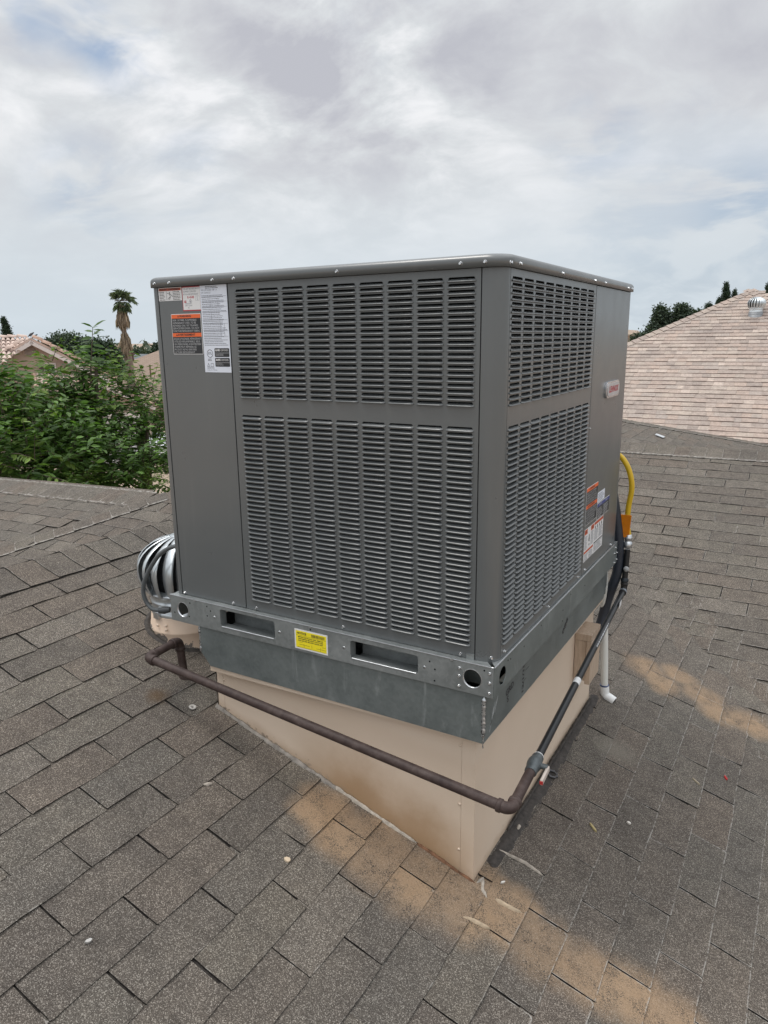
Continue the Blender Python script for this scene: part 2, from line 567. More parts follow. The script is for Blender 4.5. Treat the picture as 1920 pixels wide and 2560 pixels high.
def louver_panel(u_first, u_edge, colpitch, opw, u0, u1, fn, axis):
    """sheet with the openings cut out; returns the panel object and the list of opening centres"""
    mb = MB()
    z0, z1 = 0.0015, H - 0.004
    ncol = 9
    cells = []
    def q(a, b, c, d):
        mb.add([fn(a, b, 0), fn(c, b, 0), fn(c, d, 0), fn(a, d, 0)], [(0, 1, 2, 3)])
    ua = u_first - (colpitch - opw) / 2
    ub = ua + ncol * colpitch
    q(u0, z0, ua, z1)
    q(ub, z0, u1, z1)
    zprev = z0
    for zb, rows, pitch in PZ:
        lo = zb - 0.0012
        q(ua, zprev, ub, lo)
        for r_ in range(rows):
            for c_ in range(ncol):
                uc = ua + (c_ + 0.5) * colpitch
                za, zt = lo + r_ * pitch, lo + (r_ + 1) * pitch
                zo = za + 0.0012
                o_ = [fn(uc - colpitch / 2, za, 0), fn(uc + colpitch / 2, za, 0), fn(uc + colpitch / 2, zt, 0), fn(uc - colpitch / 2, zt, 0)]
                a, t = opw / 2, opw / 2 - 0.0035
                i_ = [fn(uc - a, zo, 0), fn(uc + a, zo, 0), fn(uc + t, zo + OPH - 0.0028, 0), fn(uc + t - 0.0022, zo + OPH, 0), fn(uc - t + 0.0022, zo + OPH, 0), fn(uc - t, zo + OPH - 0.0028, 0)]
                b_ = [tuple(x) for x in i_]
                back = []
                for (uu, zz) in ((uc - a, zo), (uc + a, zo), (uc + t, zo + OPH - 0.0028), (uc + t - 0.0022, zo + OPH), (uc - t + 0.0022, zo + OPH), (uc - t, zo + OPH - 0.0028)):
                    back.append(fn(uu, zz, -0.0022))
                mb.add(o_ + b_ + back, [(0, 1, 5, 4), (1, 2, 6, 5), (2, 7, 6), (2, 3, 8, 7), (3, 9, 8), (3, 0, 4, 9)] +
                       [(4 + k, 4 + (k + 1) % 6, 10 + (k + 1) % 6, 10 + k) for k in range(6)])
                cells.append((uc, zo))
        zprev = lo + rows * pitch
    q(ua, zprev, ub, z1)
    # folded edges
    for (a, b) in ((u0, u0), (u1, u1)):
        mb.add([fn(a, z0, 0), fn(a, z1, 0), fn(a, z1, -0.02), fn(a, z0, -0.02)], [(0, 1, 2, 3)])
    mb.add([fn(u0, z0, 0), fn(u1, z0, 0), fn(u1, z0, -0.02), fn(u0, z0, -0.02)], [(0, 1, 2, 3)])
    o = mb.build("louver_panel", M_PAINT, unit, fix=False)
    return o, cells
lp_f, cells_f = louver_panel(0.3505, 0.35, 0.0892, 0.080, 0.3240, 1.1572, front, 'f')
lp_s, cells_s = louver_panel(0.0505, 0.05, 0.0886, 0.079, 0.0410, 0.8640, side(W), 's')
LM_F = louver_mesh(0.0795, "louver")
LME = LM_F.mesh("louver", M_PAINT)
cand = [(u, z, 0) for u, z in cells_f] + [(u, z, 1) for u, z in cells_s]
def louver_matrix(u, z, k):
    if k == 0:
        return Matrix.Translation((u, 0.0, z))
    return Matrix.Translation((W, u, z)) @ Matrix.Rotation(R(90), 4, 'Z')
def louver_size(c):
    M = louver_matrix(*c)
    a, b, d = project(M @ Vector((-0.04, 0, 0))), project(M @ Vector((0.04, 0, 0))), project(M @ Vector((0, 0, 0.0155)))
    e = project(M @ Vector((0, 0, 0)))
    return abs((b[0] - a[0]) * (d[1] - e[1]) - (b[1] - a[1]) * (d[0] - e[0]))
cand.sort(key=louver_size, reverse=True)
for c_ in cand[:300]:
    par = lp_f if c_[2] == 0 else lp_s
    o = bpy.data.objects.new("louver", LME)
    COL.objects.link(o)
    o.parent = par
    o.matrix_parent_inverse = pinv(par)
    o.matrix_basis = louver_matrix(*c_)
for k, par in ((0, lp_f), (1, lp_s)):
    big_ = MB()
    for c_ in cand[300:]:
        if c_[2] == k:
            M = louver_matrix(*c_)
            big_.add([M @ Vector(v) for v in LM_F.v], LM_F.f, 0, True)
    if big_.v:
        tag(big_.build("louvers", M_PAINT, par, fix=False), kind="stuff")

# screws
def screw_mesh(r):
    m = MB()
    m.lathe([(r, 0.0), (r, r * .22), (r * .86, r * .34)], 18)
    m.lathe([(r * .66, r * .3), (r * .66, r * .8), (r * .55, r * .98), (0.0001, r)], 6, smooth=False)
    return m.mesh("screw", M_SCREW)
SCREW_ME = screw_mesh(0.0055)
def screw(p, face, parent, k=1.0):
    o = bpy.data.objects.new("screw", SCREW_ME)
    COL.objects.link(o)
    o.parent = parent
    o.matrix_parent_inverse = pinv(parent)
    rot = Matrix.Rotation(R(90), 4, 'X') if face == 'f' else (Matrix.Rotation(R(90), 4, 'Y') if face == 's' else Matrix.Identity(4))
    o.matrix_basis = Matrix.Translation(p) @ rot @ Matrix.Rotation(random.random() * 6, 4, 'Z') @ Matrix.Scale(k, 4)
    return o
for x in (0.021, 0.087, 0.272, 0.358, 0.732, 1.105, 1.171):
    screw((x, -0.0098, 1.066), 'f', unit)
for y in (0.013, 0.077, 0.435, 0.798, 0.941, 1.298, 1.374):
    screw((W + 0.0098 if y > .05 else W + 0.004, y if y > .05 else y + 0.012, 1.065), 's', unit)
for x, z in ((0.037, 0.008), (0.264, 0.009), (0.366, 0.010), (0.715, 0.011), (1.115, 0.009)):
    screw((x, 0.0, z), 'f', unit)
o = screw((1.205, 0.0105, 0.012), 'f', unit)
o.matrix_basis = Matrix.Translation((1.2045, 0.0108, 0.012)) @ Matrix.Rotation(R(45), 4, 'Z') @ Matrix.Rotation(R(90), 4, 'X')
for y, z in ((0.066, 0.014), (0.465, 0.014), (0.814, 0.013), (0.909, 0.014), (1.318, 0.010)):
    screw((W + 0.001, y, z), 's', unit)
screw((W + 0.001, 0.872, 0.560), 's', unit, 0.6)

# base rails: sheet plates with fork slots and lifting holes
YR, XR = -0.020, 1.227
ff = frontat(YR)
slot1, slot2 = rrect(0.2175, -0.0775, 0.4565, -0.0150, 0.008), rrect(0.7525, -0.0760, 0.9885, -0.0180, 0.008)
rail = slab("base_rail", [(-0.020, -0.099), (1.2245, -0.095), (1.2245, -0.002), (-0.020, -0.002)], ff, -0.0022, 0.0, M_GALV, unit, 0.0008,
            holes=[slot1, slot2, circ(0.040, -0.050, 0.0270), circ(1.161, -0.0485, 0.0275)])
MB().prism([(-0.020, YR - 0.0005), (1.219, YR - 0.0005), (1.19, 0.012), (0.0, 0.012)], lambda u, v, w_: (u, v, w_), -0.0022, 0.0, 0).build("top_flange", M_GALV, rail)
for sl in ((0.2175, -0.0775, 0.4565, -0.0150), (0.7525, -0.0760, 0.9885, -0.0180)):
    a, b, c, d = sl
    mb = MB()
    for (x0, z0, x1, z1) in ((a - .001, b - .002, c + .001, b), (a - .001, d, c + .001, d + .002), (a - .002, b, a, d), (c, b, c + .002, d)):
        mb.box(x0, YR + 0.0023, z0, x1, YR + 0.030, z1)
    mb.box(a - .002, YR + 0.075, b - .02, c + .002, YR + 0.078, d + 0.004)
    mb.box(a - .002, YR + 0.031, b - .016, c + .002, YR + 0.074, b - .014)
    mb.build("fork_pocket", M_GALV, rail)
    MB().tube([(a + .006, YR + .0004, b - .0004), (c - .006, YR + .0004, b + .0012)], .0022, 8).build("pocket_lip", M_BRIGHT, rail)
for cx, cz, r_ in ((0.040, -0.050, 0.0270), (1.161, -0.0485, 0.0275)):
    mb = MB()
    ring = circ(0, 0, 1, 28)
    v = [(cx + r_ * a, YR - 0.0012, cz + r_ * b) for a, b in ring] + [(cx + (r_ + .0022) * a, YR - 0.0002, cz + (r_ + .0022) * b) for a, b in ring] + [(cx + r_ * .985 * a, YR + 0.006, cz + r_ * .985 * b) for a, b in ring]
    mb.add(v, [(i, (i + 1) % 28, 28 + (i + 1) % 28, 28 + i) for i in range(28)] + [(56 + i, 56 + (i + 1) % 28, (i + 1) % 28, i) for i in range(28)], 0, True)
    mb.build("hole_rim", M_BRIGHT, rail)
fs_ = side(XR)
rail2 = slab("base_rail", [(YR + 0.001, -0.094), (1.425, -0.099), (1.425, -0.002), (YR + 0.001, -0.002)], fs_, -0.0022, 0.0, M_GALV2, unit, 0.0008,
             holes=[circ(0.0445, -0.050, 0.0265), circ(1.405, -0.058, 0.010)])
MB().prism([(XR + 0.0003, YR + 0.004), (XR + 0.0003, 1.425), (1.20, 1.40), (1.20, 0.02)], lambda u, v, w_: (u, v, w_), -0.0025, -0.0003, 0).build("top_flange", M_GALV, rail2)
mb = MB()
mb.box(XR - .03, YR + .0025, -.0935, XR - .0275, 0.09, -0.004)
mb.box(XR - .0275, 0.002, -.098, XR - .0024, 0.09, -0.095)
mb.build("corner_bracket", M_GALV2, rail2)
MB().box(-0.019, YR + 0.002, -0.098, -0.0165, 1.424, -0.003).box(-0.0165, 1.4225, -0.098, XR - 0.0025, 1.425, -0.003).build("base_rail", M_GALV, unit)
MB().box(1.09, 0.045, -0.095, 1.19, 0.047, -0.004).build("corner_gusset", M_GALV2, unit)
MB().box(0.0, 0.045, -0.095, 0.10, 0.047, -0.004).build("corner_gusset", M_GALV2, unit)
MB().box(0.03, 0.09, -0.010, 1.19, 1.38, -0.003).build("base_pan", M_DARK, unit)
for x, z in ((1.122, -0.025), (1.121, -0.049), (1.121, -0.080), (1.2135, -0.021), (1.2135, -0.050), (1.2135, -0.081)):
    screw((x, YR - 0.0004, z), 'f', rail, 0.95)
for y, z in ((1.39, -0.022), (1.376, -0.045), (1.42, -0.052), (1.42, -0.083), (1.38, -0.088)):
    screw((XR + 0.0004, y, z), 's', rail2, 0.8)
for x, z in ((0.077, -0.018), (0.158, -0.016), (0.174, -0.030), (0.157, -0.051), (-0.002, -0.067), (0.602, -0.013), (1.044, -0.047), (1.043, -0.083), (1.027, -0.026), (1.197, -0.015), (0.069, -0.070)):
    MB().prism(circ(x, z, 0.0028, 10), ff, 0.0001, 0.0004).build("pilot_hole", M_DARK, rail)
for x, z in ((0.191, -0.050), (0.476, -0.047), (0.729, -0.047), (1.010, -0.048)):
    MB().lathe([(0.0045, -0.0005), (0.0045, 0.0008), (0.0025, 0.0012)], 12, c=(x, YR, z), M=Matrix.Rotation(R(90), 3, 'X')).build("rivet", M_BRIGHT, rail)
for y, z in ((0.084, -0.020), (0.105, -0.024), (0.22, -0.03), (0.38, -0.020), (0.62, -0.05), (0.62, -0.09), (0.63, -0.13), (0.90, -0.045), (0.71, -0.02)):
    if z > -0.094:
        MB().prism(circ(y, z, 0.0026, 10), fs_, 0.0001, 0.0004).build("pilot_hole", M_DARK, rail2)
# small bright clips where the panel feet meet the rail
for x in (0.102, 0.375, 0.602, 0.80, 1.098):
    MB().box(x - 0.004, YR - 0.003, -0.006, x + 0.004, YR + 0.004, -0.0005).build("clip", M_BRIGHT, rail)
MB().tube([(-0.020, YR + .0014, -.0022), (.6, YR + .0014, -.0022), (1.2235, YR + .0014, -.0022)], .0024, 10).build("edge_highlight", M_BRIGHT, rail)  # bright strip added to paint the sky highlight on the rail's bent top edges
MB().tube([(XR - .0014, YR + .003, -.0022), (XR - .0014, .7, -.0022), (XR - .0014, 1.425, -.0022)], .0024, 10).build("edge_highlight", M_BRIGHT, rail2)
MB().box(1.135, -0.004, -0.004, 1.158, 0.004, 0.016).box(-0.012, 0.0, -0.001, 0.0, 0.06, 0.001).build("leg_bracket", M_GALV, unit)

# ------------------------------------------------------------------ stickers
T0 = 0.0006
def sticker(name, label, u0, v0, u1, v1, fn, mat, parent=None, t=T0, base=0.0, r=0.0):
    poly = rrect(u0, v0, u1, v1, r) if r else rect(u0, v0, u1, v1)
    o = MB().prism(poly, fn, base, base + t).build(name, mat, parent if parent is not None else unit)
    if label:
        o["label"] = label
    return o
def patch(parent, u0, v0, u1, v1, fn, mat, t, name="colour_band", r=0.0):
    return sticker(name, None, u0, v0, u1, v1, fn, mat, parent, 0.00022, t, r)
def posf(off):
    return lambda u, v: (u, -off, v)
def poss(off):
    return lambda u, v: (W + off, u, v)
L1, L2, L3 = T0 + 0.0001, T0 + 0.0004, T0 + 0.0008

# white warning with a figure
s = sticker("warning_label", "white falling-fan warning sticker with brick red heading", 0.0260, 1.0120, 0.1290, 1.0530, front, M_WHITE2)
patch(s, 0.0285, 1.0430, 0.1265, 1.0510, front, M_RUSTRED, L1)
lettering("WARNING \u25B2 AVERTISSEMENT".replace("\u25B2", "/"), 0.030, 1.0445, 0.095, 0.0052, ROT_F, posf(L2 + .0003), M_BLACKL, s, bold=0.0002)
for u in (0.061, 0.091):
    patch(s, u, 1.0145, u + 0.0008, 1.0425, front, M_INK, L1, "rule")
print_lines(s, front, 0.030, 0.058, [1.0385 - 0.0048 * i for i in range(6)], 0.0019, M_INK, L1, seed=3)
print_lines(s, front, 0.0935, 0.1255, [1.0385 - 0.0048 * i for i in range(6)], 0.0019, M_INK, L1, seed=4)
mb = MB()
for a, b in (((.0755, 1.036), (.0770, 1.028)), ((.0770, 1.029), (.0785, 1.024)), ((.0785, 1.025), (.066, 1.0165)), ((.0785, 1.025), (.0745, 1.0150)), ((.077, 1.033), (.0645, 1.036)), ((.077, 1.034), (.0890, 1.0250))):
    d = Vector((b[0] - a[0], b[1] - a[1]))
    nn = Vector((-d.y, d.x)).normalized() * 0.0007
    mb.prism([(a[0] + nn.x, a[1] + nn.y), (b[0] + nn.x, b[1] + nn.y), (b[0] - nn.x, b[1] - nn.y), (a[0] - nn.x, a[1] - nn.y)], front, L1, L2)
mb.prism(circ(.0755, 1.0378, .0016, 10), front, L1, L2)
mb.build("falling_figure", M_INK, s)

# red bordered refrigerant label
s = sticker("refrigerant_label", "white refrigerant label with dark red border", 0.1310, 0.9780, 0.2080, 1.0530, front, M_RED)
patch(s, 0.1335, 0.9815, 0.2080, 1.0500, front, M_WHITE2, L1, "white_field")
for i, (t_, wd) in enumerate((("THIS UNIT REQUIRES SERVICE", .070), ("EQUIPMENT COMPATIBLE", .056), ("WITH R-454B REFRIGERANT", .066))):
    lettering(t_, 0.1355, 1.0430 - 0.0082 * i, wd, 0.0052, ROT_F, posf(L2), M_GREYINK, s)
lettering("R-454B", 0.1530, 1.0165, 0.029, 0.0072, ROT_F, posf(L2), M_RED, s, bold=0.0002)
lettering("REFRIGERANT\nSAFETY GROUP\nA2L", 0.1565, 0.9985, 0.031, 0.0042, ROT_F, posf(L2), M_GREYINK, s, align='CENTER')
mb = MB()
dm = [(0.1660, 1.0010), (0.1730, 1.0075), (0.1660, 1.0145), (0.1590, 1.0075)]
dm2 = [(0.166 + (a - .166) * .8, 1.0077 + (b - 1.0077) * .8) for a, b in dm]
mb.prism(dm, front, L1 + .0002, L2, 0, [dm2])
mb.prism([(0.1645, 1.0045), (0.1672, 1.0045), (0.1680, 1.0075), (0.1660, 1.0110), (0.1642, 1.0075)], front, L1 + .0002, L2)
for a in (0.1875, 0.1960):
    mb.prism(rect(a, 1.0095, a + .0078, 1.0235), front, L1 + .0002, L2, 0, [rect(a + .0006, 1.0101, a + .0072, 1.0229)])
mb.prism(rect(0.1370, 0.9835, 0.1765, 1.0035), front, L1 + .0002, L2 - .0001, 0, [rect(0.1376, 0.9841, 0.1759, 1.0029)])
mb.build("pictogram", M_GREYINK, s)
for v in (1.0075, 1.0035):
    patch(s, 0.1385, v, 0.1480, v + 0.0026, front, M_RED, L1 + .0002)

# big rating plate
s = sticker("rating_plate", "tall white rating plate full of small print", 0.2085, 0.7870, 0.3190, 1.0530, front, M_WHITE)
lettering("M/N LRP16GE60-108P-1A", 0.2130, 1.0365, 0.066, 0.0050, ROT_F, posf(L1), M_GREYINK, s)
lettering("S/N 1625F01727", 0.2130, 1.0285, 0.040, 0.0048, ROT_F, posf(L1), M_GREYINK, s)
print_lines(s, front, 0.232, 0.292, [1.0478, 1.0436], 0.0017, M_INK, L1, seed=8)
rows = [1.0215 - 0.0052 * i for i in range(30)]
print_lines(s, front, 0.2140, 0.3150, rows[::1], 0.0017, M_GREYINK, L1, seed=9)
mb = MB()
for v in (1.0190, 1.0035, 0.9880, 0.9725, 0.9480, 0.9370, 0.9160, 0.8980):
    mb.prism(rect(0.2125, v, 0.3160, v + .0006), front, L1, L2)
for u, va, vb in ((.2480, .9880, 1.0035), (.2800, .9880, 1.0035), (.2500, .9480, .9725), (.2860, .8980, .9370), (.3010, .8980, .9370)):
    mb.prism(rect(u, va, u + .0006, vb), front, L1, L2)
mb.build("rule", M_GREYINK, s)
for v in (0.8350, 0.8050):
    bp = sticker("certified_mark", None, 0.2540, v, 0.3150, v + 0.0270, front, M_BLACKL, s, .0003, T0, 0.003)
    lettering("AHRI", 0.2570, v + 0.0180, 0.020, 0.0062, ROT_F, posf(L2 + .0003), M_WHITE2, s, bold=0.0003)
    lettering("CERTIFIED", 0.2795, v + 0.0180, 0.031, 0.0052, ROT_F, posf(L2 + .0003), M_WHITE2, s)
    patch(s, 0.2555, v + 0.0118, 0.3140, v + 0.0128, front, M_LIGHTINK, L2, "rule")
    print_lines(s, front, 0.2575, 0.2950, [v + .0080, v + .0045], 0.0013, M_LIGHTINK, L2, seed=int(v * 1e4))
mb = MB()
mb.prism(circ(0.2340, 0.8455, 0.0125, 24), front, L1, L2, 0, [circ(0.2340, 0.8455, 0.0112, 24)])
mb.prism([(0.2265, .8155), (0.2185, .8030), (0.2315, .8030)][::-1] if False else [(0.2190, .8050), (0.2310, .8050), (0.2250, .8160)], front, L1, L2, 0, [[(0.2204, .8058), (0.2296, .8058), (0.2250, .8142)]])
mb.prism(rect(.2345, .8050, .2465, .8150), front, L1, L2, 0, [rect(.2352, .8057, .2458, .8143)])
mb.build("approval_mark", M_INK, s)
lettering("ETL", 0.2265, 0.8425, 0.0150, 0.0065, ROT_F, posf(L1), M_INK, s, bold=0.0002)
print_lines(s, front, 0.2240, 0.2450, [0.8275, 0.8235], 0.0016, M_INK, L1, seed=21)
lettering("LENNOX", 0.2185, 0.7985, 0.030, 0.0046, ROT_F, posf(L1), M_INK, s)
lettering("DALLAS, TEXAS", 0.2185, 0.7925, 0.041, 0.0036, ROT_F, posf(L1), M_GREYINK, s)

# orange and black bilingual warning
def danger(u0, v0, u1, v1, fn, rot, pos_, label, texts):
    s_ = sticker("warning_label", label, u0, v0, u1, v1, fn, M_WHITE2, r=0.002)
    h_ = v1 - v0
    w_ = u1 - u0
    e = 0.0018
    patch(s_, u0 + e, v0 + e, u1 - e, v1 - e, fn, M_BLACKL, L1, "black_field")
    for va, vb, t in ((v1 - e - .095 * h_, v1 - e, texts[0]), (v0 + .435 * h_, v0 + .53 * h_, texts[1])):
        patch(s_, u0 + e, va, u1 - e, vb, fn, M_ORANGE, L1 + .0003)
        lettering(t, (u0 + u1) / 2 - .002, va + .028 * h_, w_ * (.40 if t.startswith("W") else .60), .048 * h_, rot, pos_(L2 + .0004), M_BLACKL, s_, align='CENTER', bold=0.0003)
        tr = (u0 + u1) / 2 - w_ * (.28 if t.startswith("W") else .37)
        MB().prism([(tr, va + .028 * h_), (tr + .007 * w_ / .13, va + .028 * h_), (tr + .0035 * w_ / .13, va + .076 * h_)], fn, L2 + .0002, L2 + .0004).build("warning_triangle", M_BLACKL, s_)
    for blk, top in ((texts[2], .845), (texts[3], .385)):
        for i, (t, k) in enumerate(blk):
            lettering(t, u0 + .045 * w_, v0 + (top - .0665 * i) * h_ - .022 * h_, w_ * k, .047 * h_, rot, pos_(L2), M_LIGHTINK, s_)
    return s_
EN = [("RISK OF FIRE. FLAMMABLE", .80), ("REFRIGERANT USED. TO BE", .78), ("REPAIRED ONLY BY TRAINED", .84), ("SERVICE PERSONNEL. DO NOT", .88), ("PUNCTURE REFRIGERANT TUBING.", .90)]
FR = [("RISQUE D'INCENDIE. R\u00c9FRIG\u00c9RANT", .91), ("UTILIS\u00c9 INFLAMMABLE. SEUL", .88), ("UN PERSONNEL D'ENTRETIEN", .90), ("FORM\u00c9 PEUT R\u00c9PARER CE", .74), ("PRODUIT. NE PAS PERFORER", .74), ("LE TUBE R\u00c9FRIG\u00c9RANT", .68)]
danger(0.0745, 0.8430, 0.2050, 0.9700, front, ROT_F, posf, "black and orange fire warning sticker on the blank panel", ("WARNING", "AVERTISSEMENT", EN, FR))
sW = side(W + 0.0009)
def poss2(off):
    return lambda u, v: (W + 0.0009 + off, u, v)
danger(0.8760, 0.1930, 1.0400, 0.3370, sW, ROT_S, poss2, "black and orange fire warning sticker low on the access panel", ("WARNING", "AVERTISSEMENT", EN, FR))
s = sticker("paper_label", "small white paper label beside the blue-headed sticker", 1.0430, 0.2480, 1.1530, 0.2890, sW, M_WHITE)
print_lines(s, sW, 1.050, 1.146, [0.2800 - .0065 * i for i in range(5)], 0.0022, M_GREYINK, L1, seed=31)
s = sticker("notice_label", "black label with a blue heading on the access panel", 1.0425, 0.1800, 1.2400, 0.2450, sW, M_WHITE2)
patch(s, 1.0445, 0.1820, 1.2380, 0.2430, sW, M_BLACKL, L1, "black_field")
patch(s, 1.0445, 0.2300, 1.2380, 0.2430, sW, M_BLUE, L1 + .0003)
lettering("NOTICE", 1.068, 0.2335, 0.045, 0.0060, ROT_S, poss2(L2 + .0004), M_WHITE2, s)
lettering("AVIS", 1.170, 0.2335, 0.032, 0.0060, ROT_S, poss2(L2 + .0004), M_WHITE2, s)
print_lines(s, sW, 1.049, 1.130, [0.2200 - .0068 * i for i in range(6)], 0.0026, M_LIGHTINK, L2, seed=32)
print_lines(s, sW, 1.146, 1.228, [0.2200 - .0068 * i for i in range(6)], 0.0026, M_LIGHTINK, L2, seed=33)
patch(s, 1.1380, 0.1830, 1.1390, 0.2290, sW, M_LIGHTINK, L2, "rule")
s = sticker("warning_label", "large white safety sheet with brick red headings", 0.8780, 0.0500, 1.1560, 0.1770, sW, M_WHITE2)
for a in ((0.8800, 0.1560, 0.9200, 0.1750), (0.9680, 0.1560, 1.0130, 0.1750), (1.0200, 0.1640, 1.1530, 0.1755), (0.8800, 0.0820, 1.0100, 0.0905)):
    patch(s, *a, sW, M_RUSTRED, L1)
lettering("WARNING", 0.8830, 0.1630, 0.034, 0.0055, ROT_S, poss2(L2), M_BLACKL, s)
lettering("WARNING", 0.9710, 0.1630, 0.038, 0.0055, ROT_S, poss2(L2), M_BLACKL, s)
patch(s, 1.0200, 0.0890, 1.1530, 0.0935, sW, M_INK, L1, "rule")
for i, (a, b, t, bt) in enumerate(((.8830, .9220, .148, .096), (.9700, 1.0120, .150, .096), (1.0220, 1.0840, .143, .098), (1.0900, 1.1520, .143, .098), (.8830, .9450, .076, .052), (.9500, 1.010, .076, .052), (1.0220, 1.152, .084, .054))):
    print_lines(s, sW, a, b, list(np.arange(t, bt, -.0046)), 0.0017, M_GREYINK, L1, seed=40 + i)
mb = MB()
for i in range(4):
    u = 1.028 + .031 * i
    mb.prism([(u, .1480), (u + .012, .1480), (u + .009, .1600), (u + .003, .1600)], sW, L1, L2)
mb.prism([(.9420, .1480), (.9480, .1480), (.9560, .1180), (.9510, .1170), (.9470, .1330), (.9380, .1200), (.9340, .1230), (.9440, .1380)], sW, L1, L2)
mb.prism(circ(.9490, .1060, .0045, 12), sW, L1, L2)
mb.build("pictogram", M_INK, s)

# yellow notice on the rail
fr = frontat(YR)
def posr(off):
    return lambda u, v: (u, YR - off, v)
s = sticker("notice_label", "bright yellow notice sticker with white edge on the front base rail", 0.5385, -0.0880, 0.6680, -0.0200, fr, M_WHITE2, rail, base=0.0001)
patch(s, 0.5435, -0.0830, 0.6630, -0.0250, fr, M_YELLOW, L1 + .0001, "yellow_field")
lettering("NOTICE", 0.5480, -0.0365, 0.0370, 0.0072, ROT_F, posr(L2 + .0002), M_BLACKL, s, bold=0.0004)
for i, t in enumerate(("BEFORE INSTALLING UNIT, REMOVE", "THIS SHIPPING BRACKET (3 BOTTOM)", "AND DISCARD BRACKET UNDER UNIT")):
    lettering(t, 0.5520, -0.0475 - .0062 * i, 0.098, 0.0036, ROT_F, posr(L2 + .0002), M_BLACKL, s, bold=0.0002)
mb = MB()
u = 0.6060
rb = random.Random(5)
while u < 0.6560:
    wd = rb.choice((.0007, .0012, .0018))
    mb.prism(rect(u, -0.0385, u + wd, -0.0290), fr, L2, L2 + .0002)
    u += wd + rb.choice((.0008, .0012))
mb.build("barcode", M_BLACKL, s)
mb = MB()
for q_ in ((.556, -.072, .598, -.0712), (.575, -.080, .5757, -.068), (.606, -.078, .6067, -.066), (.624, -.074, .660, -.0733), (.640, -.080, .6407, -.068), (.556, -.064, .570, -.0633), (.6465, -.0655, .66, -.0648), (.5445, -.041, .6625, -.0404), (.5480, -.0813, .6600, -.0807)):
    mb.prism(rect(q_[0], min(q_[1], q_[3]), q_[2], max(q_[1], q_[3])), fr, L2, L2 + .0002)
mb.build("diagram", M_BLACKL, s)

# maker's badge
badge = MB().prism(rrect(1.054, 0.6520, 1.262, 0.7140, 0.026, 8), sW, 0.0, 0.008).build("badge", M_CHROME, unit)
bevel(badge, 0.003, 3)
MB().prism(rrect(1.068, 0.6590, 1.248, 0.7070, 0.021, 8), sW, 0.0078, 0.0098).build("badge_field", simple("badge enamel", (0.50, 0.50, 0.51), 0.3, 0.2), badge)
lettering("LENNOX", 1.158, 0.6735, 0.150, 0.0220, ROT_S, poss2(0.0101), M_RED, badge, align='CENTER', shear=0.2, bold=0.0012)
# ------------------------------------------------------------------ curb adapter, roof curb
SL = 0.318                                                # roof pitch (rise over run)
def roof_z(x):                                            # main slope, falling towards +x
    return -0.392 - SL * x

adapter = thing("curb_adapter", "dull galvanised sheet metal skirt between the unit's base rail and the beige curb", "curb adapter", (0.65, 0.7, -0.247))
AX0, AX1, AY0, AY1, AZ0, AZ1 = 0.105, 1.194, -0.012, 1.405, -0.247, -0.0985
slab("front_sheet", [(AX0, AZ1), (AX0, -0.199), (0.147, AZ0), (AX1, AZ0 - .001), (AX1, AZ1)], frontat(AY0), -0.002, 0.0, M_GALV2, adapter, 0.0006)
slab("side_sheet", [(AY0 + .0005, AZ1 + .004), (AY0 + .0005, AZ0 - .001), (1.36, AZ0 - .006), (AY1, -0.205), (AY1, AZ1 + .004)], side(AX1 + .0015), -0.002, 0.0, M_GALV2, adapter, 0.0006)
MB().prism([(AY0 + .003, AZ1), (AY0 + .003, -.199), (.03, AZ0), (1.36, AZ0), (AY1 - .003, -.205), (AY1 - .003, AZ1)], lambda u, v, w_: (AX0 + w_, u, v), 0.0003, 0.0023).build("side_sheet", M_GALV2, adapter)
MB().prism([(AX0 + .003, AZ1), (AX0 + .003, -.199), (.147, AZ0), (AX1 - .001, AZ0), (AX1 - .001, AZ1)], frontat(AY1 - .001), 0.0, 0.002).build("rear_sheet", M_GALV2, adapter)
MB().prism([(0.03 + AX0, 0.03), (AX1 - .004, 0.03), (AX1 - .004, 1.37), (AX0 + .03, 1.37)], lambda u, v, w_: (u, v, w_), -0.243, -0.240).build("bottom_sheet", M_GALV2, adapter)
# welded corner seams: a rough bright bead with burnt edges
def seam(x, y, z0, z1, n, seed, wd=0.0045):
    rr = random.Random(seed)
    v, f = [], []
    k = 7
    for i in range(n + 1):
        z = z0 + (z1 - z0) * i / n
        r_ = wd * rr.uniform(0.55, 1.25) * (0.4 if i in (0, n) else 1)
        for j in range(k):
            a = 2 * math.pi * j / k
            v.append((x + r_ * math.cos(a) * 1.1 + rr.uniform(-.0006, .0006), y + r_ * math.sin(a) * .8, z))
    for i in range(n):
        for j in range(k):
            f.append((i * k + j, i * k + (j + 1) % k, (i + 1) * k + (j + 1) % k, (i + 1) * k + j))
    m = MB().add(v, f, 0, True)
    m.m = [1 if rr.random() < .16 else 0 for _ in m.f]
    return m.build("weld_seam", [M_BRIGHT, M_WELD], adapter)
seam(AX1 + .0005, AY0 - .0008, -0.228, -0.100, 34, 3, 0.0056)
seam(AX1 + .0005, AY0 - .0004, -0.262, -0.229, 6, 5, 0.0016)
seam(AX0 + .0005, AY0 - .0005, -0.199, -0.100, 26, 4, 0.0036)
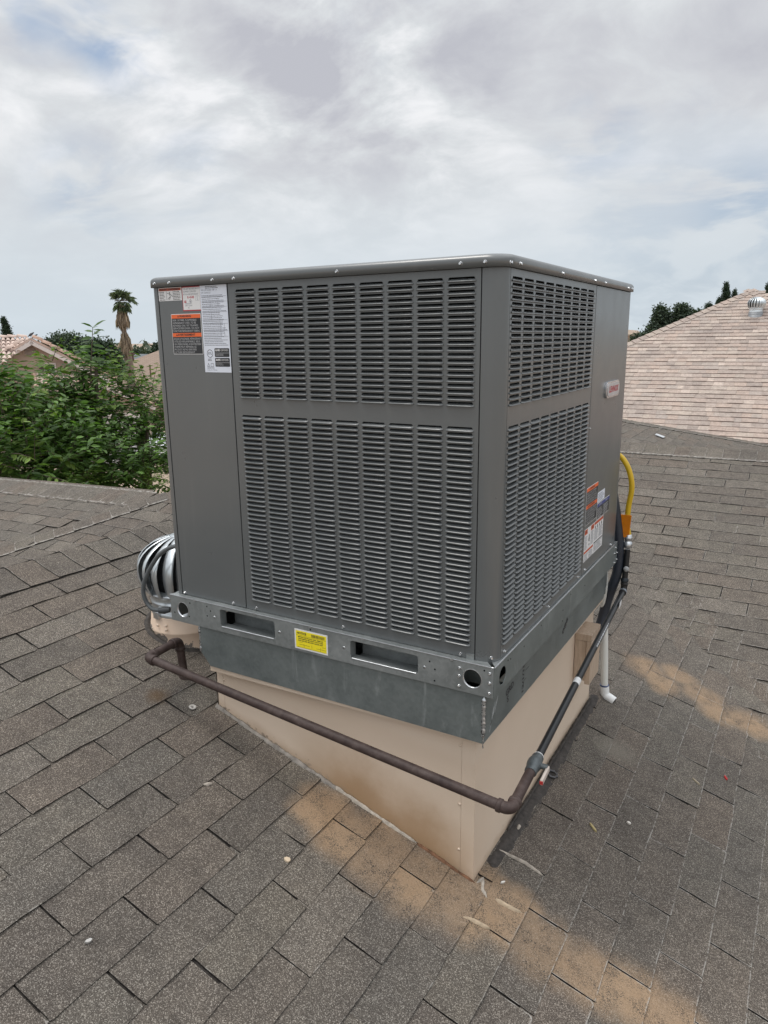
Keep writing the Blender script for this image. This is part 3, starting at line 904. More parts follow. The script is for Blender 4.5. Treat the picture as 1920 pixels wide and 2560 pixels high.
# handwriting on the side sheet
def poss3(off):
    return lambda u, v: (AX1 + .0015 + off, u, v)
def handwriting(t, y, z, ht, ang, wd=None):
    o = lettering(t, y, z, wd, ht, (R(90), R(ang), R(90)), poss3(0.0006), M_INK, adapter, "handwriting", bold=0.0007)
    o.rotation_euler = (Matrix.Rotation(R(90), 4, 'Z') @ Matrix.Rotation(R(90), 4, 'X') @ Matrix.Rotation(R(ang), 4, 'Z')).to_euler()
    return o
handwriting("GRD", 0.160, -0.180, 0.021, 8, 0.066)
handwriting("S", 0.172, -0.204, 0.020, 12)
handwriting("12/1/15", 0.318, -0.238, 0.0145, 88, 0.100)
handwriting("086", 0.742, -0.196, 0.020, 32, 0.075)
mb = MB()
for y in (0.314, 0.336):
    mb.prism(rect(y - .0045, -.196 if y < .32 else -.165, y + .030, -.1945 if y < .32 else -.1635), side(AX1 + .0016), 0.0, 0.0003)
mb.build("handwriting", M_INK, adapter)
# grease pencil smears
def smears(fn, spots, mat, parent, name, seed):
    rr = random.Random(seed)
    m = MB()
    for (u, v, a, L, wd) in spots:
        a = R(a)
        du, dv = math.cos(a), math.sin(a)
        up_, dn_ = [], []
        for i in range(9):
            t = (i / 8 - .5) * L
            h_ = wd * (1 - (abs(i / 8 - .5) * 2) ** 2) * rr.uniform(.5, 1.1) + .0004
            up_.append((u + du * t - dv * h_, v + dv * t + du * h_))
            dn_.append((u + du * t + dv * h_, v + dv * t - du * h_))
        m.prism(up_ + dn_[::-1], fn, 0.0001, 0.0004)
    return m.build(name, mat, parent)
M_SMEAR = simple("pale zinc smear", (0.44, 0.47, 0.48), 0.5, 0.4, var=0.35, scale=160)
smears(side(AX1 + .0015), [(0.055, -.185, 62, .075, .0045), (0.080, -.165, 58, .05, .003), (0.040, -.215, 66, .04, .003)], M_SMEAR, adapter, "scuff", 2)

M_TAN = None
def tan_mat():
    m, nt, b = newmat("beige painted curb")
    p = pos_of(nt)
    sp = nd(nt, "ShaderNodeSeparateXYZ", {0: p})
    hgt = mth(nt, 'ADD', sp.outputs[2], mth(nt, 'ADD', mth(nt, 'MULTIPLY', sp.outputs[0], SL), 0.392))    # height above the roof
    n1 = noise(nt, p, 6, 5, 0.6)
    n2 = noise(nt, p, 38, 5, 0.6)
    base = ramp(nt, noise(nt, p, 2.2, 4), [(0.3, (0.660, 0.540, 0.425)), (0.7, (0.705, 0.580, 0.465))])
    # splashed dust: strongest on the front near the foot, right of the middle
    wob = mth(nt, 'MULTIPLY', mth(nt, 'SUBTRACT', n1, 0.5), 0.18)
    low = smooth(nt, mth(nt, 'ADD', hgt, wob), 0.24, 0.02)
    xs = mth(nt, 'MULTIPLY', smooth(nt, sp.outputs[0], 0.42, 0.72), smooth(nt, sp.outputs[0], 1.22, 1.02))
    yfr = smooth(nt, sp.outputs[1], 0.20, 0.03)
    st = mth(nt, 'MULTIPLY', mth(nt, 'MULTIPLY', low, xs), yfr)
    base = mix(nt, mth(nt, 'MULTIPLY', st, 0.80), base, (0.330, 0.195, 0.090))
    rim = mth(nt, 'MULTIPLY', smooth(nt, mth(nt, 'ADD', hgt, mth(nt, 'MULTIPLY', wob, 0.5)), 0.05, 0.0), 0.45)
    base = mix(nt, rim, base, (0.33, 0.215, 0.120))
    # flaked paint along the foot of the left end, and a few chips higher up
    fl = smooth(nt, mth(nt, 'ADD', n2, mth(nt, 'MULTIPLY', smooth(nt, hgt, 0.07, 0.0), 0.22)), 0.735, 0.755)
    lft = smooth(nt, sp.outputs[0], 0.75, 0.30)
    base = mix(nt, mth(nt, 'MULTIPLY', fl, mth(nt, 'ADD', mth(nt, 'MULTIPLY', lft, .8), .15)), base, (0.30, 0.235, 0.19))
    nt.links.new(base, b.inputs["Base Color"])
    b.inputs["Roughness"].default_value = 0.62
    b.inputs["Specular IOR Level"].default_value = 0.35
    bump(nt, b, mth(nt, 'ADD', noise(nt, p, 7, 3), mth(nt, 'MULTIPLY', noise(nt, p, 220, 2), 0.06)), 0.32, 0.006)
    return m
M_TAN = tan_mat()
M_TAN2 = simple("weathered beige paint", (0.66, 0.54, 0.425), 0.6, var=0.06, scale=8, bmp=0.08)
curb = thing("roof_curb", "beige painted sheet metal curb rising from the shingles under the unit", "roof curb", (0.65, 0.7, -0.6))
CX0, CX1, CY0, CY1 = 0.130, 1.1555, 0.029, 1.368
def curb_wall(u0, u1, fn, zs, name="wall_panel"):
    n_ = 1
    a, b = zs(u0) - 0.03, zs(u1) - 0.03
    o = MB().prism([(u0, a), (u1, b), (u1, -0.2435), (u0, -0.2435)], fn, -0.004, 0.0).build(name, M_TAN, curb)
    return o
fc = frontat(CY0)
curb_wall(CX0, 0.1635, fc, roof_z)
curb_wall(0.1650, 1.1105, fc, roof_z)
curb_wall(1.1115, CX1 - .0003, lambda u, v, w_: (u, CY0 - 0.0009 - w_, v), roof_z)
zc1 = lambda y: roof_z(CX1)
curb_wall(CY0 - 0.0004, CY1, side(CX1), zc1)
curb_wall(CY0, CY1, lambda u, v, w_: (CX0 - w_, u, v), lambda y: roof_z(CX0))
curb_wall(CX0, CX1, lambda u, v, w_: (u, CY1 + w_, v), roof_z)
MB().box(CX0 + .004, CY0 + .006, -1.2, CX1 - .006, CY1 - .006, -0.246).build("wood_core", M_DARK, curb)
# nailer strip peeping out below the adapter
mb = MB()
mb.add([(0.140, -0.006, -0.249), (1.186, -0.006, -0.249), (1.186, CY0 - .001, -0.249), (0.140, CY0 - .001, -0.249),
        (0.140, -0.006, -0.268), (1.186, -0.006, -0.252), (1.186, CY0 - .001, -0.252), (0.140, CY0 - .001, -0.268)],
       [(0, 1, 2, 3), (7, 6, 5, 4), (0, 4, 5, 1), (1, 5, 6, 2), (2, 6, 7, 3), (3, 7, 4, 0)])
mb.build("nailer_strip", M_TAN2, curb)
mb = MB()
mb.add([(CX1 + .001, -0.004, -0.2525), (1.1905, -0.004, -0.2525), (1.1905, 1.36, -0.2535), (CX1 + .001, 1.36, -0.2535),
        (CX1 + .001, -0.004, -0.256), (1.1905, -0.004, -0.256), (1.1905, 1.36, -0.268), (CX1 + .001, 1.36, -0.268)],
       [(0, 1, 2, 3), (7, 6, 5, 4), (0, 4, 5, 1), (1, 5, 6, 2), (2, 6, 7, 3), (3, 7, 4, 0)])
mb.build("nailer_strip", M_TAN2, curb)
for x, z in ((0.1680, -0.315), (1.1060, -0.300), (1.1060, -0.500), (1.1060, -0.660)):
    MB().lathe([(0.005, 0), (0.0045, 0.0018), (0.0001, 0.0024)], 12, c=(x, CY0, z), M=Matrix.Rotation(R(90), 3, 'X')).build("rivet", M_TAN2, curb)
# caulk along the foot of the front and roof cement along the right
def ragged(path, wlo, whi, h_, seed, name, mat, parent, sub=4, drop=0.004):
    """lumpy bead lying along a path of 3D points"""
    rr = random.Random(seed)
    P = []
    for i in range(len(path) - 1):
        a, b = Vector(path[i]), Vector(path[i + 1])
        k = max(2, int((b - a).length / 0.012))
        P += [a.lerp(b, j / k) for j in range(k)]
    P.append(Vector(path[-1]))
    v, f = [], []
    N_ = Vector((SL, 0, 1)).normalized()
    wv, hv = (wlo + whi) / 2, h_
    for i, q in enumerate(P):
        t = (P[min(i + 1, len(P) - 1)] - P[max(i - 1, 0)]).normalized()
        s_ = t.cross(N_).normalized()
        wv += (rr.uniform(wlo, whi) - wv) * .5
        hv += (h_ * rr.uniform(.5, 1.4) - hv) * .6
        e = .15 if i in (0, len(P) - 1) else 1
        for a, hh in ((-1, -drop), (-.55, hv * .8), (0, hv), (.55, hv * .75), (1, -drop)):
            v.append(q + s_ * (a * wv * e * rr.uniform(.85, 1.15)) + N_ * (hh if hh < 0 else hh * e))
    for i in range(len(P) - 1):
        for j in range(4):
            f.append((i * 5 + j, i * 5 + j + 1, (i + 1) * 5 + j + 1, (i + 1) * 5 + j))
    return MB().add(v, f, 0, True).build(name, mat, parent)
M_CAULK = simple("weathered caulk", (0.225, 0.205, 0.182), 0.85, var=0.45, scale=45, bmp=0.5, bscale=160)
M_CAULK2 = simple("pale caulk", (0.37, 0.33, 0.28), 0.8, var=0.3, scale=60, bmp=0.5, bscale=160)
M_CAULK3 = simple("sandy caulk", (0.40, 0.315, 0.22), 0.85, var=0.25, scale=70, bmp=0.5, bscale=160)
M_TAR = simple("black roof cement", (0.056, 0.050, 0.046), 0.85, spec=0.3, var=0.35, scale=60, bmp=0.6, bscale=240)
M_RUSTDIRT = simple("rust brown dirt", (0.15, 0.075, 0.04), 0.9, var=0.5, scale=50, bmp=0.5)
def rp(x, y, up=0.004):
    return (x, y, roof_z(x) + up)
ragged([rp(0.122, 0.045), rp(0.128, 0.024), rp(0.30, 0.022), rp(0.66, 0.023)], 0.006, 0.014, 0.010, 1, "caulk_bead", M_CAULK, curb)
ragged([rp(0.64, 0.024), rp(0.80, 0.023), rp(0.96, 0.024)], 0.003, 0.009, 0.010, 2, "caulk_bead", M_CAULK2, curb)
ragged([rp(0.96, 0.025), rp(1.10, 0.024), rp(1.165, 0.026)], 0.003, 0.008, 0.007, 3, "caulk_bead", M_RUSTDIRT, curb)
ragged([rp(1.166, 0.03), rp(1.176, 0.09), rp(1.185, 0.022), rp(1.205, -0.002)][0:1] + [rp(1.175, 0.06), rp(1.190, 0.02), rp(1.212, 0.004)], 0.004, 0.010, 0.006, 6, "caulk_bead", M_CAULK2, curb)
ragged([rp(1.180, 0.12, .0095), rp(1.183, 0.5, .0095), rp(1.180, 0.9, .0095), rp(1.178, 1.42, .0095)], 0.018, 0.028, 0.002, 4, "roof_cement", M_TAR, curb)  # dark cement strip that also paints in contact shade at the curb's foot
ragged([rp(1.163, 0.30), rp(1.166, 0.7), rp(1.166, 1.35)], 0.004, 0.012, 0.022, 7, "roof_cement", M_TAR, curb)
ragged([rp(1.184, 0.366), rp(1.188, 0.325)], 0.006, 0.011, 0.010, 5, "caulk_bead", M_CAULK2, curb)

# ------------------------------------------------------------------ timber blocks on the curb wall
def wood_mat():
    m, nt, b = newmat("raw pine board")
    p = pos_of(nt)
    v = nd(nt, "ShaderNodeVectorMath", {0: p, 1: (18.0, 18.0, 3.0)}, operation='MULTIPLY').outputs["Vector"]
    f = noise(nt, v, 4, 6, 0.6, 1.2)
    nt.links.new(ramp(nt, f, [(0.3, (0.37, 0.28, 0.205)), (0.55, (0.47, 0.365, 0.275)), (0.75, (0.53, 0.42, 0.32))]), b.inputs["Base Color"])
    b.inputs["Roughness"].default_value = 0.8
    bump(nt, b, f, 0.15, 0.002)
    return m
M_WOOD = wood_mat()
block = thing("timber_block", "stack of short pale pine boards fixed to the curb wall under the adapter", "timber block", (1.19, 1.12, -0.43))
bevel(MB().box(1.157, 1.062, -0.343, 1.226, 1.206, -0.313).build("board", M_WOOD, block), 0.002)
bevel(MB().box(1.157, 1.064, -0.522, 1.2045, 1.204, -0.3435).build("board", M_WOOD, block), 0.002)
bevel(MB().box(1.2055, 1.060, -0.534, 1.227, 1.208, -0.3435).build("board", M_WOOD, block), 0.002)

# ------------------------------------------------------------------ pipes
def arc_path(a, corner, b, r, n=8):
    """points turning from the direction a->corner to corner->b with radius r"""
    a, c, b = Vector(a), Vector(corner), Vector(b)
    u, v = (a - c).normalized(), (b - c).normalized()
    h = u.angle(v) / 2
    d = r / math.tan(h)
    p0, p1 = c + u * d, c + v * d
    o = c + (u + v).normalized() * (r / math.sin(h))
    out = []
    for i in range(n + 1):
        q = (p0 - o).lerp(p1 - o, i / n)
        w0, w1 = (p0 - o), (p1 - o)
        ang = w0.angle(w1)
        t = i / n
        out.append(o + w0 * (math.sin((1 - t) * ang) / math.sin(ang)) + w1 * (math.sin(t * ang) / math.sin(ang)))
    return out
def rust_mat():
    m, nt, b = newmat("rusted brown pipe")
    p = pos_of(nt)
    f = noise(nt, p, 30, 7, 0.65)
    nt.links.new(ramp(nt, f, [(0.32, (0.030, 0.018, 0.016)), (0.5, (0.050, 0.032, 0.028)), (0.66, (0.075, 0.053, 0.047)), (0.76, (0.20, 0.17, 0.155))]), b.inputs["Base Color"])
    b.inputs["Roughness"].default_value = 0.62
    b.inputs["Specular IOR Level"].default_value = 0.4
    bump(nt, b, noise(nt, p, 260, 4), 0.35, 0.001)
    return m
M_RUST = rust_mat()
M_BLACKP = simple("black enamelled pipe", (0.011, 0.012, 0.014), 0.33, 0.0, 0.45, var=0.3, scale=30)
M_FITTING = simple("black malleable fitting", (0.03, 0.028, 0.027), 0.5, 0.3, var=0.4, scale=70, bmp=0.3)
M_GREYV = simple("grey cast valve", (0.115, 0.130, 0.135), 0.5, 0.5, var=0.25, scale=50, bmp=0.2)
M_PVC = simple("white pvc", (0.70, 0.70, 0.66), 0.35, var=0.06, scale=6)
M_PVC2 = simple("bright white pvc", (0.80, 0.81, 0.80), 0.3, var=0.03)

def elbow(a, c, b, r, bend, mat, parent, lip=1.22):
    P = arc_path(a, c, b, bend, 9)
    u, v = (Vector(a) - Vector(c)).normalized(), (Vector(b) - Vector(c)).normalized()
    P = [P[0] + u * 0.012] + P + [P[-1] + v * 0.012]
    m = MB().tube(P, r * 1.12, 16)
    m.tube([P[0] + u * 0.007, P[0] + u * .0055, P[0] - u * 0.0055, P[0] - u * .007], [r * 1.15, r * lip * 1.06, r * lip * 1.06, r * 1.12], 16)
    m.tube([P[-1] + v * 0.007, P[-1] + v * .0055, P[-1] - v * 0.0055, P[-1] - v * .007], [r * 1.15, r * lip * 1.06, r * lip * 1.06, r * 1.12], 16)
    return m.build("elbow", mat, parent)
RP = 0.0150
gas = thing("gas_pipe", "rusty brown gas pipe with elbows running across the front of the curb", "pipe", (-0.06, 0.057, -0.373))
g0, g1 = Vector((-0.062, 0.057, -0.385)), Vector((-0.078, 0.057, -0.222))
g2, g3 = Vector((-0.067, -0.107, -0.224)), Vector((1.318, -0.107, -0.360))
g4 = Vector((1.320, 0.030, -0.352))
g5 = Vector((1.262, 1.452, -0.232))
gd = (g5 - g3).normalized()
g4 = g3 + gd * 0.150
MB().tube([g0, g1 + (g0 - g1).normalized() * .015], RP, 16).build("riser", M_RUST, gas)
MB().tube([g1 + (g2 - g1).normalized() * .015, g2 + (g1 - g2).normalized() * .015], RP, 16).build("nipple", M_RUST, gas)
MB().tube([g2.lerp(g3, .012 + i * .0976) for i in range(11)], RP, 16).build("long_run", M_RUST, gas)
MB().tube([g3 + gd * .015, g4 + gd * 0.03], RP, 16).build("nipple", M_RUST, gas)
elbow(g0, g1, g2, RP, 0.020, M_RUST, gas)
elbow(g1, g2, g3, RP, 0.020, M_RUST, gas)
elbow(g2, g3, g4, RP, 0.020, M_RUST, gas)
MB().lathe([(0.0001, .016), (0.020, 0.014), (0.024, 0.004), (0.025, -0.012)], 18, c=(g0.x, g0.y, roof_z(g0.x) + .004)).build("flange", M_RUST, gas)

# ball valve
valve = thing("ball_valve", "grey cast gas valve with pale lever handle at the pipe joint", "valve", tuple(g4 + gd * .05))
vb = g4 + gd * 0.022
MB().tube([vb + gd * t for t in (0, .004, .006, .020, .024, .036, .052, .058, .062, .075, .079, .082)],
          [.0170, .0185, .0185, .0185, .0198, .0222, .0222, .0195, .0180, .0180, .0165, .014], 14).build("body", M_GREYV, valve)
sx = gd.cross(Vector((0, 0, 1))).normalized()
MB().tube([vb + gd * .042 + sx * .02, vb + gd * .042 + sx * .040], .009, 10).build("stem", M_GREYV, valve)
hc = vb + gd * .025 + sx * .040
mb = MB().obox(hc - gd * .012 + Vector((0, 0, -.006)), gd, sx, sx.cross(gd), .036, .0045, .0095)
bevel(mb.build("lever", simple("pale lever", (0.52, 0.45, 0.40), 0.5, var=0.1), valve), 0.003)
MB().obox(hc - gd * .048 + Vector((0, 0, -.006)), gd, sx, sx.cross(gd), .0016, .0048, .0050).build("lever_grip", simple("red vinyl", (0.45, 0.03, 0.03), 0.5), valve)
MB().tube([vb + gd * .081, vb + gd * .0835], .0160, 16).build("thread_tape", M_WHITE2, valve)

# black pipe up the side
black = thing("black_pipe", "glossy black gas pipe slanting up the right side of the curb", "pipe", tuple(vb + gd * .09))
p0 = vb + gd * 0.082
RP = 0.0126
MB().tube([p0.lerp(g5, i / 8) for i in range(9)], RP * 1.0, 16).build("sloping_run", M_BLACKP, black)
def sleeve(path_a, path_b, t0, t1, r, mat, name, parent, seg=14):
    return MB().tube([path_a.lerp(path_b, t0), path_a.lerp(path_b, t1)], r, seg).build(name, mat, parent)
L_ = (g5 - p0).length
sleeve(p0, g5, .335, .362, RP * 1.03, M_WHITE2, "paper_tag", black)
mb = MB()
ta, tb = p0.lerp(g5, .875), p0.lerp(g5, .905)
mb.obox(p0.lerp(g5, .885) + Vector((.017, -.012, .004)), gd, Vector((.6, -.6, .2)).normalized(), Vector((0, .3, 1)).normalized(), .022, .0006, .012)
mb.build("paper_tag", M_WHITE2, black)
# stencilled print along the pipe: small pale dashes
mb = MB()
axn = gd.cross(Vector((0, 0, 1))).normalized()
axu = axn.cross(gd).normalized()
rr = random.Random(12)
t = .56
while t < .72:
    wd = rr.uniform(.003, .009)
    dirn = (axn * .75 + axu * .55).normalized()
    mb.obox(p0.lerp(g5, t) + dirn * (RP * 1.0), gd, dirn.cross(gd), dirn, wd, .0028, .0004)
    t += (wd * 2 + .005) / L_
mb.build("small_print", M_LIGHTINK, black)
g6 = Vector((1.262, 1.470, -0.045))
elbow(tuple(p0), tuple(g5), tuple(g6), RP, 0.020, M_FITTING, black)
e5 = (g6 - g5).normalized()
MB().tube([g5 + gd * -.030, g5 + gd * -.026, g5 + gd * -.016, g5 + gd * -.012], [RP, RP * 1.4, RP * 1.4, RP], 8).build("union_nut", simple("dull steel nut", (.30, .33, .37), .4, .7), black)
MB().tube([g5 + e5 * .04, g5 + e5 * .05, g5 + e5 * .058], [RP * 1.4, RP * 1.4, RP], 12).build("union_nut", simple("black steel nut", (.03, .035, .042), .4, .5), black)
MB().tube([g5 + e5 * .02, g6], RP * 1.02, 16).build("riser", M_BLACKP, black)
MB().lathe([(.012, 0), (.012, .004), (.0001, .0045)], 14, c=tuple(g5.lerp(g6, .55) + Vector((.006, -.0165, 0))), M=Matrix.Rotation(R(90), 3, 'X')).build("price_sticker", M_LIGHTINK, black)

# yellow flexible connector
flex = thing("gas_connector", "bright yellow flexible gas hose curving up behind the unit's far corner", "gas hose", (1.262, 1.47, -0.04))
def spline(P, n=10):
    P = [Vector(p) for p in P]
    P = [P[0] * 2 - P[1]] + P + [P[-1] * 2 - P[-2]]
    out = []
    for i in range(1, len(P) - 2):
        for k in range(n):
            t = k / n
            a, b, c, d = P[i - 1], P[i], P[i + 1], P[i + 2]
            out.append(.5 * ((2 * b) + (c - a) * t + (2 * a - 5 * b + 4 * c - d) * t * t + (3 * b - a - 3 * c + d) * t ** 3))
    out.append(P[-2])
    return out
M_FLEX = simple("yellow coated hose", (0.62, 0.40, 0.012), 0.35, var=0.08)
MB().tube(spline([(1.262, 1.472, 0.02), (1.253, 1.472, .075), (1.254, 1.472, .15), (1.262, 1.472, .228), (1.253, 1.474, .287), (1.230, 1.478, .338), (1.195, 1.486, .372), (1.14, 1.49, .385)]), 0.0118, 14).build("hose", M_FLEX, flex)
bevel(MB().obox((1.243, 1.462, .062), (1, 0, 0), (0, 1, 0), (0.05, 0, 1), .026, .0035, .052).build("plastic_tag", simple("amber plastic tag", (0.62, 0.19, 0.004), 0.2, var=.15), flex), .002)
MB().tube([(1.262, 1.472, z) for z in (-.040, -.036, -.012, -.010, .000, .002, .012, .016, .022, .024)], [.013, .0185, .0185, .0145, .0145, .018, .018, .015, .015, .012], 8).build("fitting", M_BRIGHT, flex)

# dark conduit behind the corner
cond = thing("conduit", "thick dark flexible conduit dropping from behind the unit to the roof curb", "conduit", (1.19, 1.42, -0.4))
MB().tube(spline([(1.17, 1.47, .26), (1.195, 1.462, .153), (1.209, 1.462, .087), (1.224, 1.462, -.009), (1.228, 1.462, -.098), (1.225, 1.462, -.163), (1.208, 1.460, -.231), (1.192, 1.455, -.295), (1.177, 1.44, -.386), (1.162, 1.40, -.47), (1.148, 1.34, -.52)]), .0222, 14).build("sheath", simple("slate blue vinyl conduit", (0.022, 0.028, 0.040), 0.45, var=.2), cond)

# condensate drain
drain = thing("drain_pipe", "white plastic drain pipe ending in an elbow over the shingles", "drain pipe", (1.205, 1.45, -0.77))
d0, d1, d2 = Vector((1.170, 1.448, -.12)), Vector((1.207, 1.448, -.748)), Vector((1.272, 1.440, -.772))
MB().tube([d0.lerp(d1, i / 5) for i in range(6)], .0168, 16).build("riser", M_PVC, drain)
P = [d1 + Vector((-.001, 0, .035))] + arc_path(d1 + Vector((0, 0, .1)), d1 + Vector((.002, 0, -.018)), d2, .024, 8) + [d1.lerp(d2, .75) + Vector((0, 0, -.013))]
MB().tube(P, .0205, 16).build("elbow", M_PVC2, drain)
MB().tube([d1 + Vector((-.002, 0, .034)), d1 + Vector((-.002, 0, .039))], .0212, 16).build("primer_ring", simple("blue primer", (.02, .05, .16), .4), drain)
e_ = (P[-1] - P[-2]).normalized()
MB().tube([P[-1] + e_ * .0001, P[-1] + e_ * .0006], .0150, 16).build("opening", M_DARK, drain)

# ------------------------------------------------------------------ turbine vents
M_TURB = simple("aluminium turbine fin", (0.62, 0.66, 0.68), 0.30, 0.75, var=0.12, scale=12)
M_TURBD = simple("turbine inside", (0.02, 0.022, 0.025), 0.7, 0.2)
def turbine(cx, cy, cz, base_z, k, nf, label, group, base_mat, slope):
    t = thing("turbine_vent", label, "roof vent", (cx, cy, base_z), group)
    def zz(z):
        return cz + z * k
    fins = []
    Rm, zt, zb = 0.176 * k, 0.125, -0.118
    for i in range(nf):
        m = MB()
        v, f = [], []
        ns = 12
        for j in range(ns + 1):
            u = j / ns
            ph = R(-42 + 124 * u)                     # latitude from the bottom ring to the crown
            rr_ = (Rm * max(0.16, math.cos(ph)) if ph > 0 else Rm * (0.83 + 0.17 * math.cos(ph * 2.1)))
            z = 0.125 * math.sin(ph) * k if ph > 0 else 0.155 * math.sin(ph) * k
            a0 = 2 * math.pi * i / nf - 0.10 * (1 - u)
            half = 2 * math.pi / nf * (0.43 if u < .93 else .60)
            for q, (da, dr) in enumerate(((-half, 0.865), (-half * .55, 0.945), (0, 1.0), (half * .6, 1.045), (half, 1.06), (half * 1.12, 1.03))):
                crimp = 1 + (0.05 * math.sin(q * 2.6 + i) if u > .80 else 0)
                v.append((cx + rr_ * dr * crimp * math.cos(a0 + da), cy + rr_ * dr * crimp * math.sin(a0 + da), zz(-0.015) + z))
        nq = 6
        for j in range(ns):
            for q in range(nq - 1):
                f.append((j * nq + q, j * nq + q + 1, (j + 1) * nq + q + 1, (j + 1) * nq + q))
        m.add(v, f, 0, True)
        m.build("fin", M_TURB, t, fix=False)
    m = MB()
    m.lathe([(.0001, .115), (.06, .112), (.11, .09), (.135, .05), (.142, 0), (.135, -.06), (.12, -.11)], 20, c=(cx, cy, zz(-.02)), M=Matrix.Scale(k, 3))
    m.build("core", M_TURBD, t)
    m = MB()
    m.lathe([(.045, .126), (.045, .129), (.0001, .131)], 16, c=(cx, cy, zz(-.02)), M=Matrix.Scale(k, 3))
    m.build("crown_cap", M_TURB, t)
    m = MB()
    m.lathe([(.120, -.100), (.150, -.112), (.152, -.120), (.142, -.126), (.138, -.150), (.1415, -.152), (.1415, -.160), (.138, -.162), (.138, -.190), (.142, -.193), (.142, -.210), (.139, -.212)], 32, c=(cx, cy, cz), M=Matrix.Scale(k, 3))
    m.build("collar", M_TURB, t)
    m = MB()
    hb = (cz - base_z) / k
    m.lathe([(.1400, -.205), (.1430, -.208), (.1500, -.262), (.1535, -.266), (.1540, -.272), (.1515, -.276), (.1580, -hb - .02), (.17, -hb - .10)], 36, c=(cx, cy, cz), M=Matrix.Scale(k, 3))
    m.build("base_cone", base_mat, t)
    return t
M_VBASE = None
def vent_base_mat():
    m, nt, b = newmat("flaking beige vent paint")
    p = pos_of(nt)
    sp = nd(nt, "ShaderNodeSeparateXYZ", {0: p})
    hgt = mth(nt, 'ADD', sp.outputs[2], mth(nt, 'ADD', mth(nt, 'MULTIPLY', sp.outputs[0], SL), 0.392))
    n2 = noise(nt, p, 42, 5, 0.6)
    fl = smooth(nt, mth(nt, 'ADD', n2, mth(nt, 'MULTIPLY', smooth(nt, hgt, 0.05, 0.0), 0.30)), 0.70, 0.72)
    base = ramp(nt, noise(nt, p, 5, 4), [(0.3, (0.64, 0.495, 0.38)), (0.7, (0.68, 0.53, 0.41))])
    nt.links.new(mix(nt, fl, base, (0.16, 0.14, 0.125)), b.inputs["Base Color"])
    b.inputs["Roughness"].default_value = 0.6
    return m
M_VBASE = vent_base_mat()
TX, TY = -0.285, 0.305
tv = turbine(TX, TY, 0.0, roof_z(TX), 1.0, 17, "silver turbine vent on a beige cone beside the unit", "turbine vents on the roofs", M_VBASE, SL)
for az, z in ((-95, -.240), (-78, -.235), (-78, -.252), (-62, -.300)):
    a = R(az)
    rr_ = .147 + (-.207 - z) * .13
    MB().lathe([(.006, 0), (.005, .003), (.0001, .004)], 10, c=(TX + rr_ * math.cos(a), TY + rr_ * math.sin(a), z), M=Matrix.Rotation(a, 3, 'Z') @ Matrix.Rotation(R(90), 3, 'Y')).build("bolt", M_TAN2, tv)
a = R(-98)
mb = MB()
mb.obox((TX + .145 * math.cos(a), TY + .145 * math.sin(a), -.200), (math.cos(a), math.sin(a), 0), (-math.sin(a), math.cos(a), 0), (0, 0, 1), .006, .018, .014)
mb.build("band_clamp", M_BRIGHT, tv)
# roof cement round the foot
ring_ = [(TX + .164 * math.cos(R(q)), TY + .164 * math.sin(R(q))) for q in range(0, 361, 10)]
ragged([rp(x, y, .007) for x, y in ring_], 0.010, 0.016, 0.004, 9, "roof_cement", M_TAR, tv)
# grey cable looping in front of the vent
cable = thing("cable", "grey flexible cable looping from behind the unit down to the vent clamp", "cable", (-0.25, 0.1, -0.15))
MB().tube(spline([(0.004, .105, .150), (-.05, .10, .147), (-.106, .10, .135), (-.148, .10, .118), (-.191, .10, .090), (-.232, .10, .048), (-.271, .10, -.003), (-.295, .10, -.048), (-.301, .10, -.090), (-.291, .105, -.127), (-.266, .11, -.149), (-.240, .125, -.153)]), .0085, 10).build("cord", simple("grey cable jacket", (.105, .115, .12), .5, var=.1), cable)
MB().tube([(-.245, .12, -.154), (-.225, .13, -.153), (-.205, .14, -.150)], [.011, .015, .010], 10).build("plug", simple("charcoal plug", (.05, .055, .06), .5), cable)
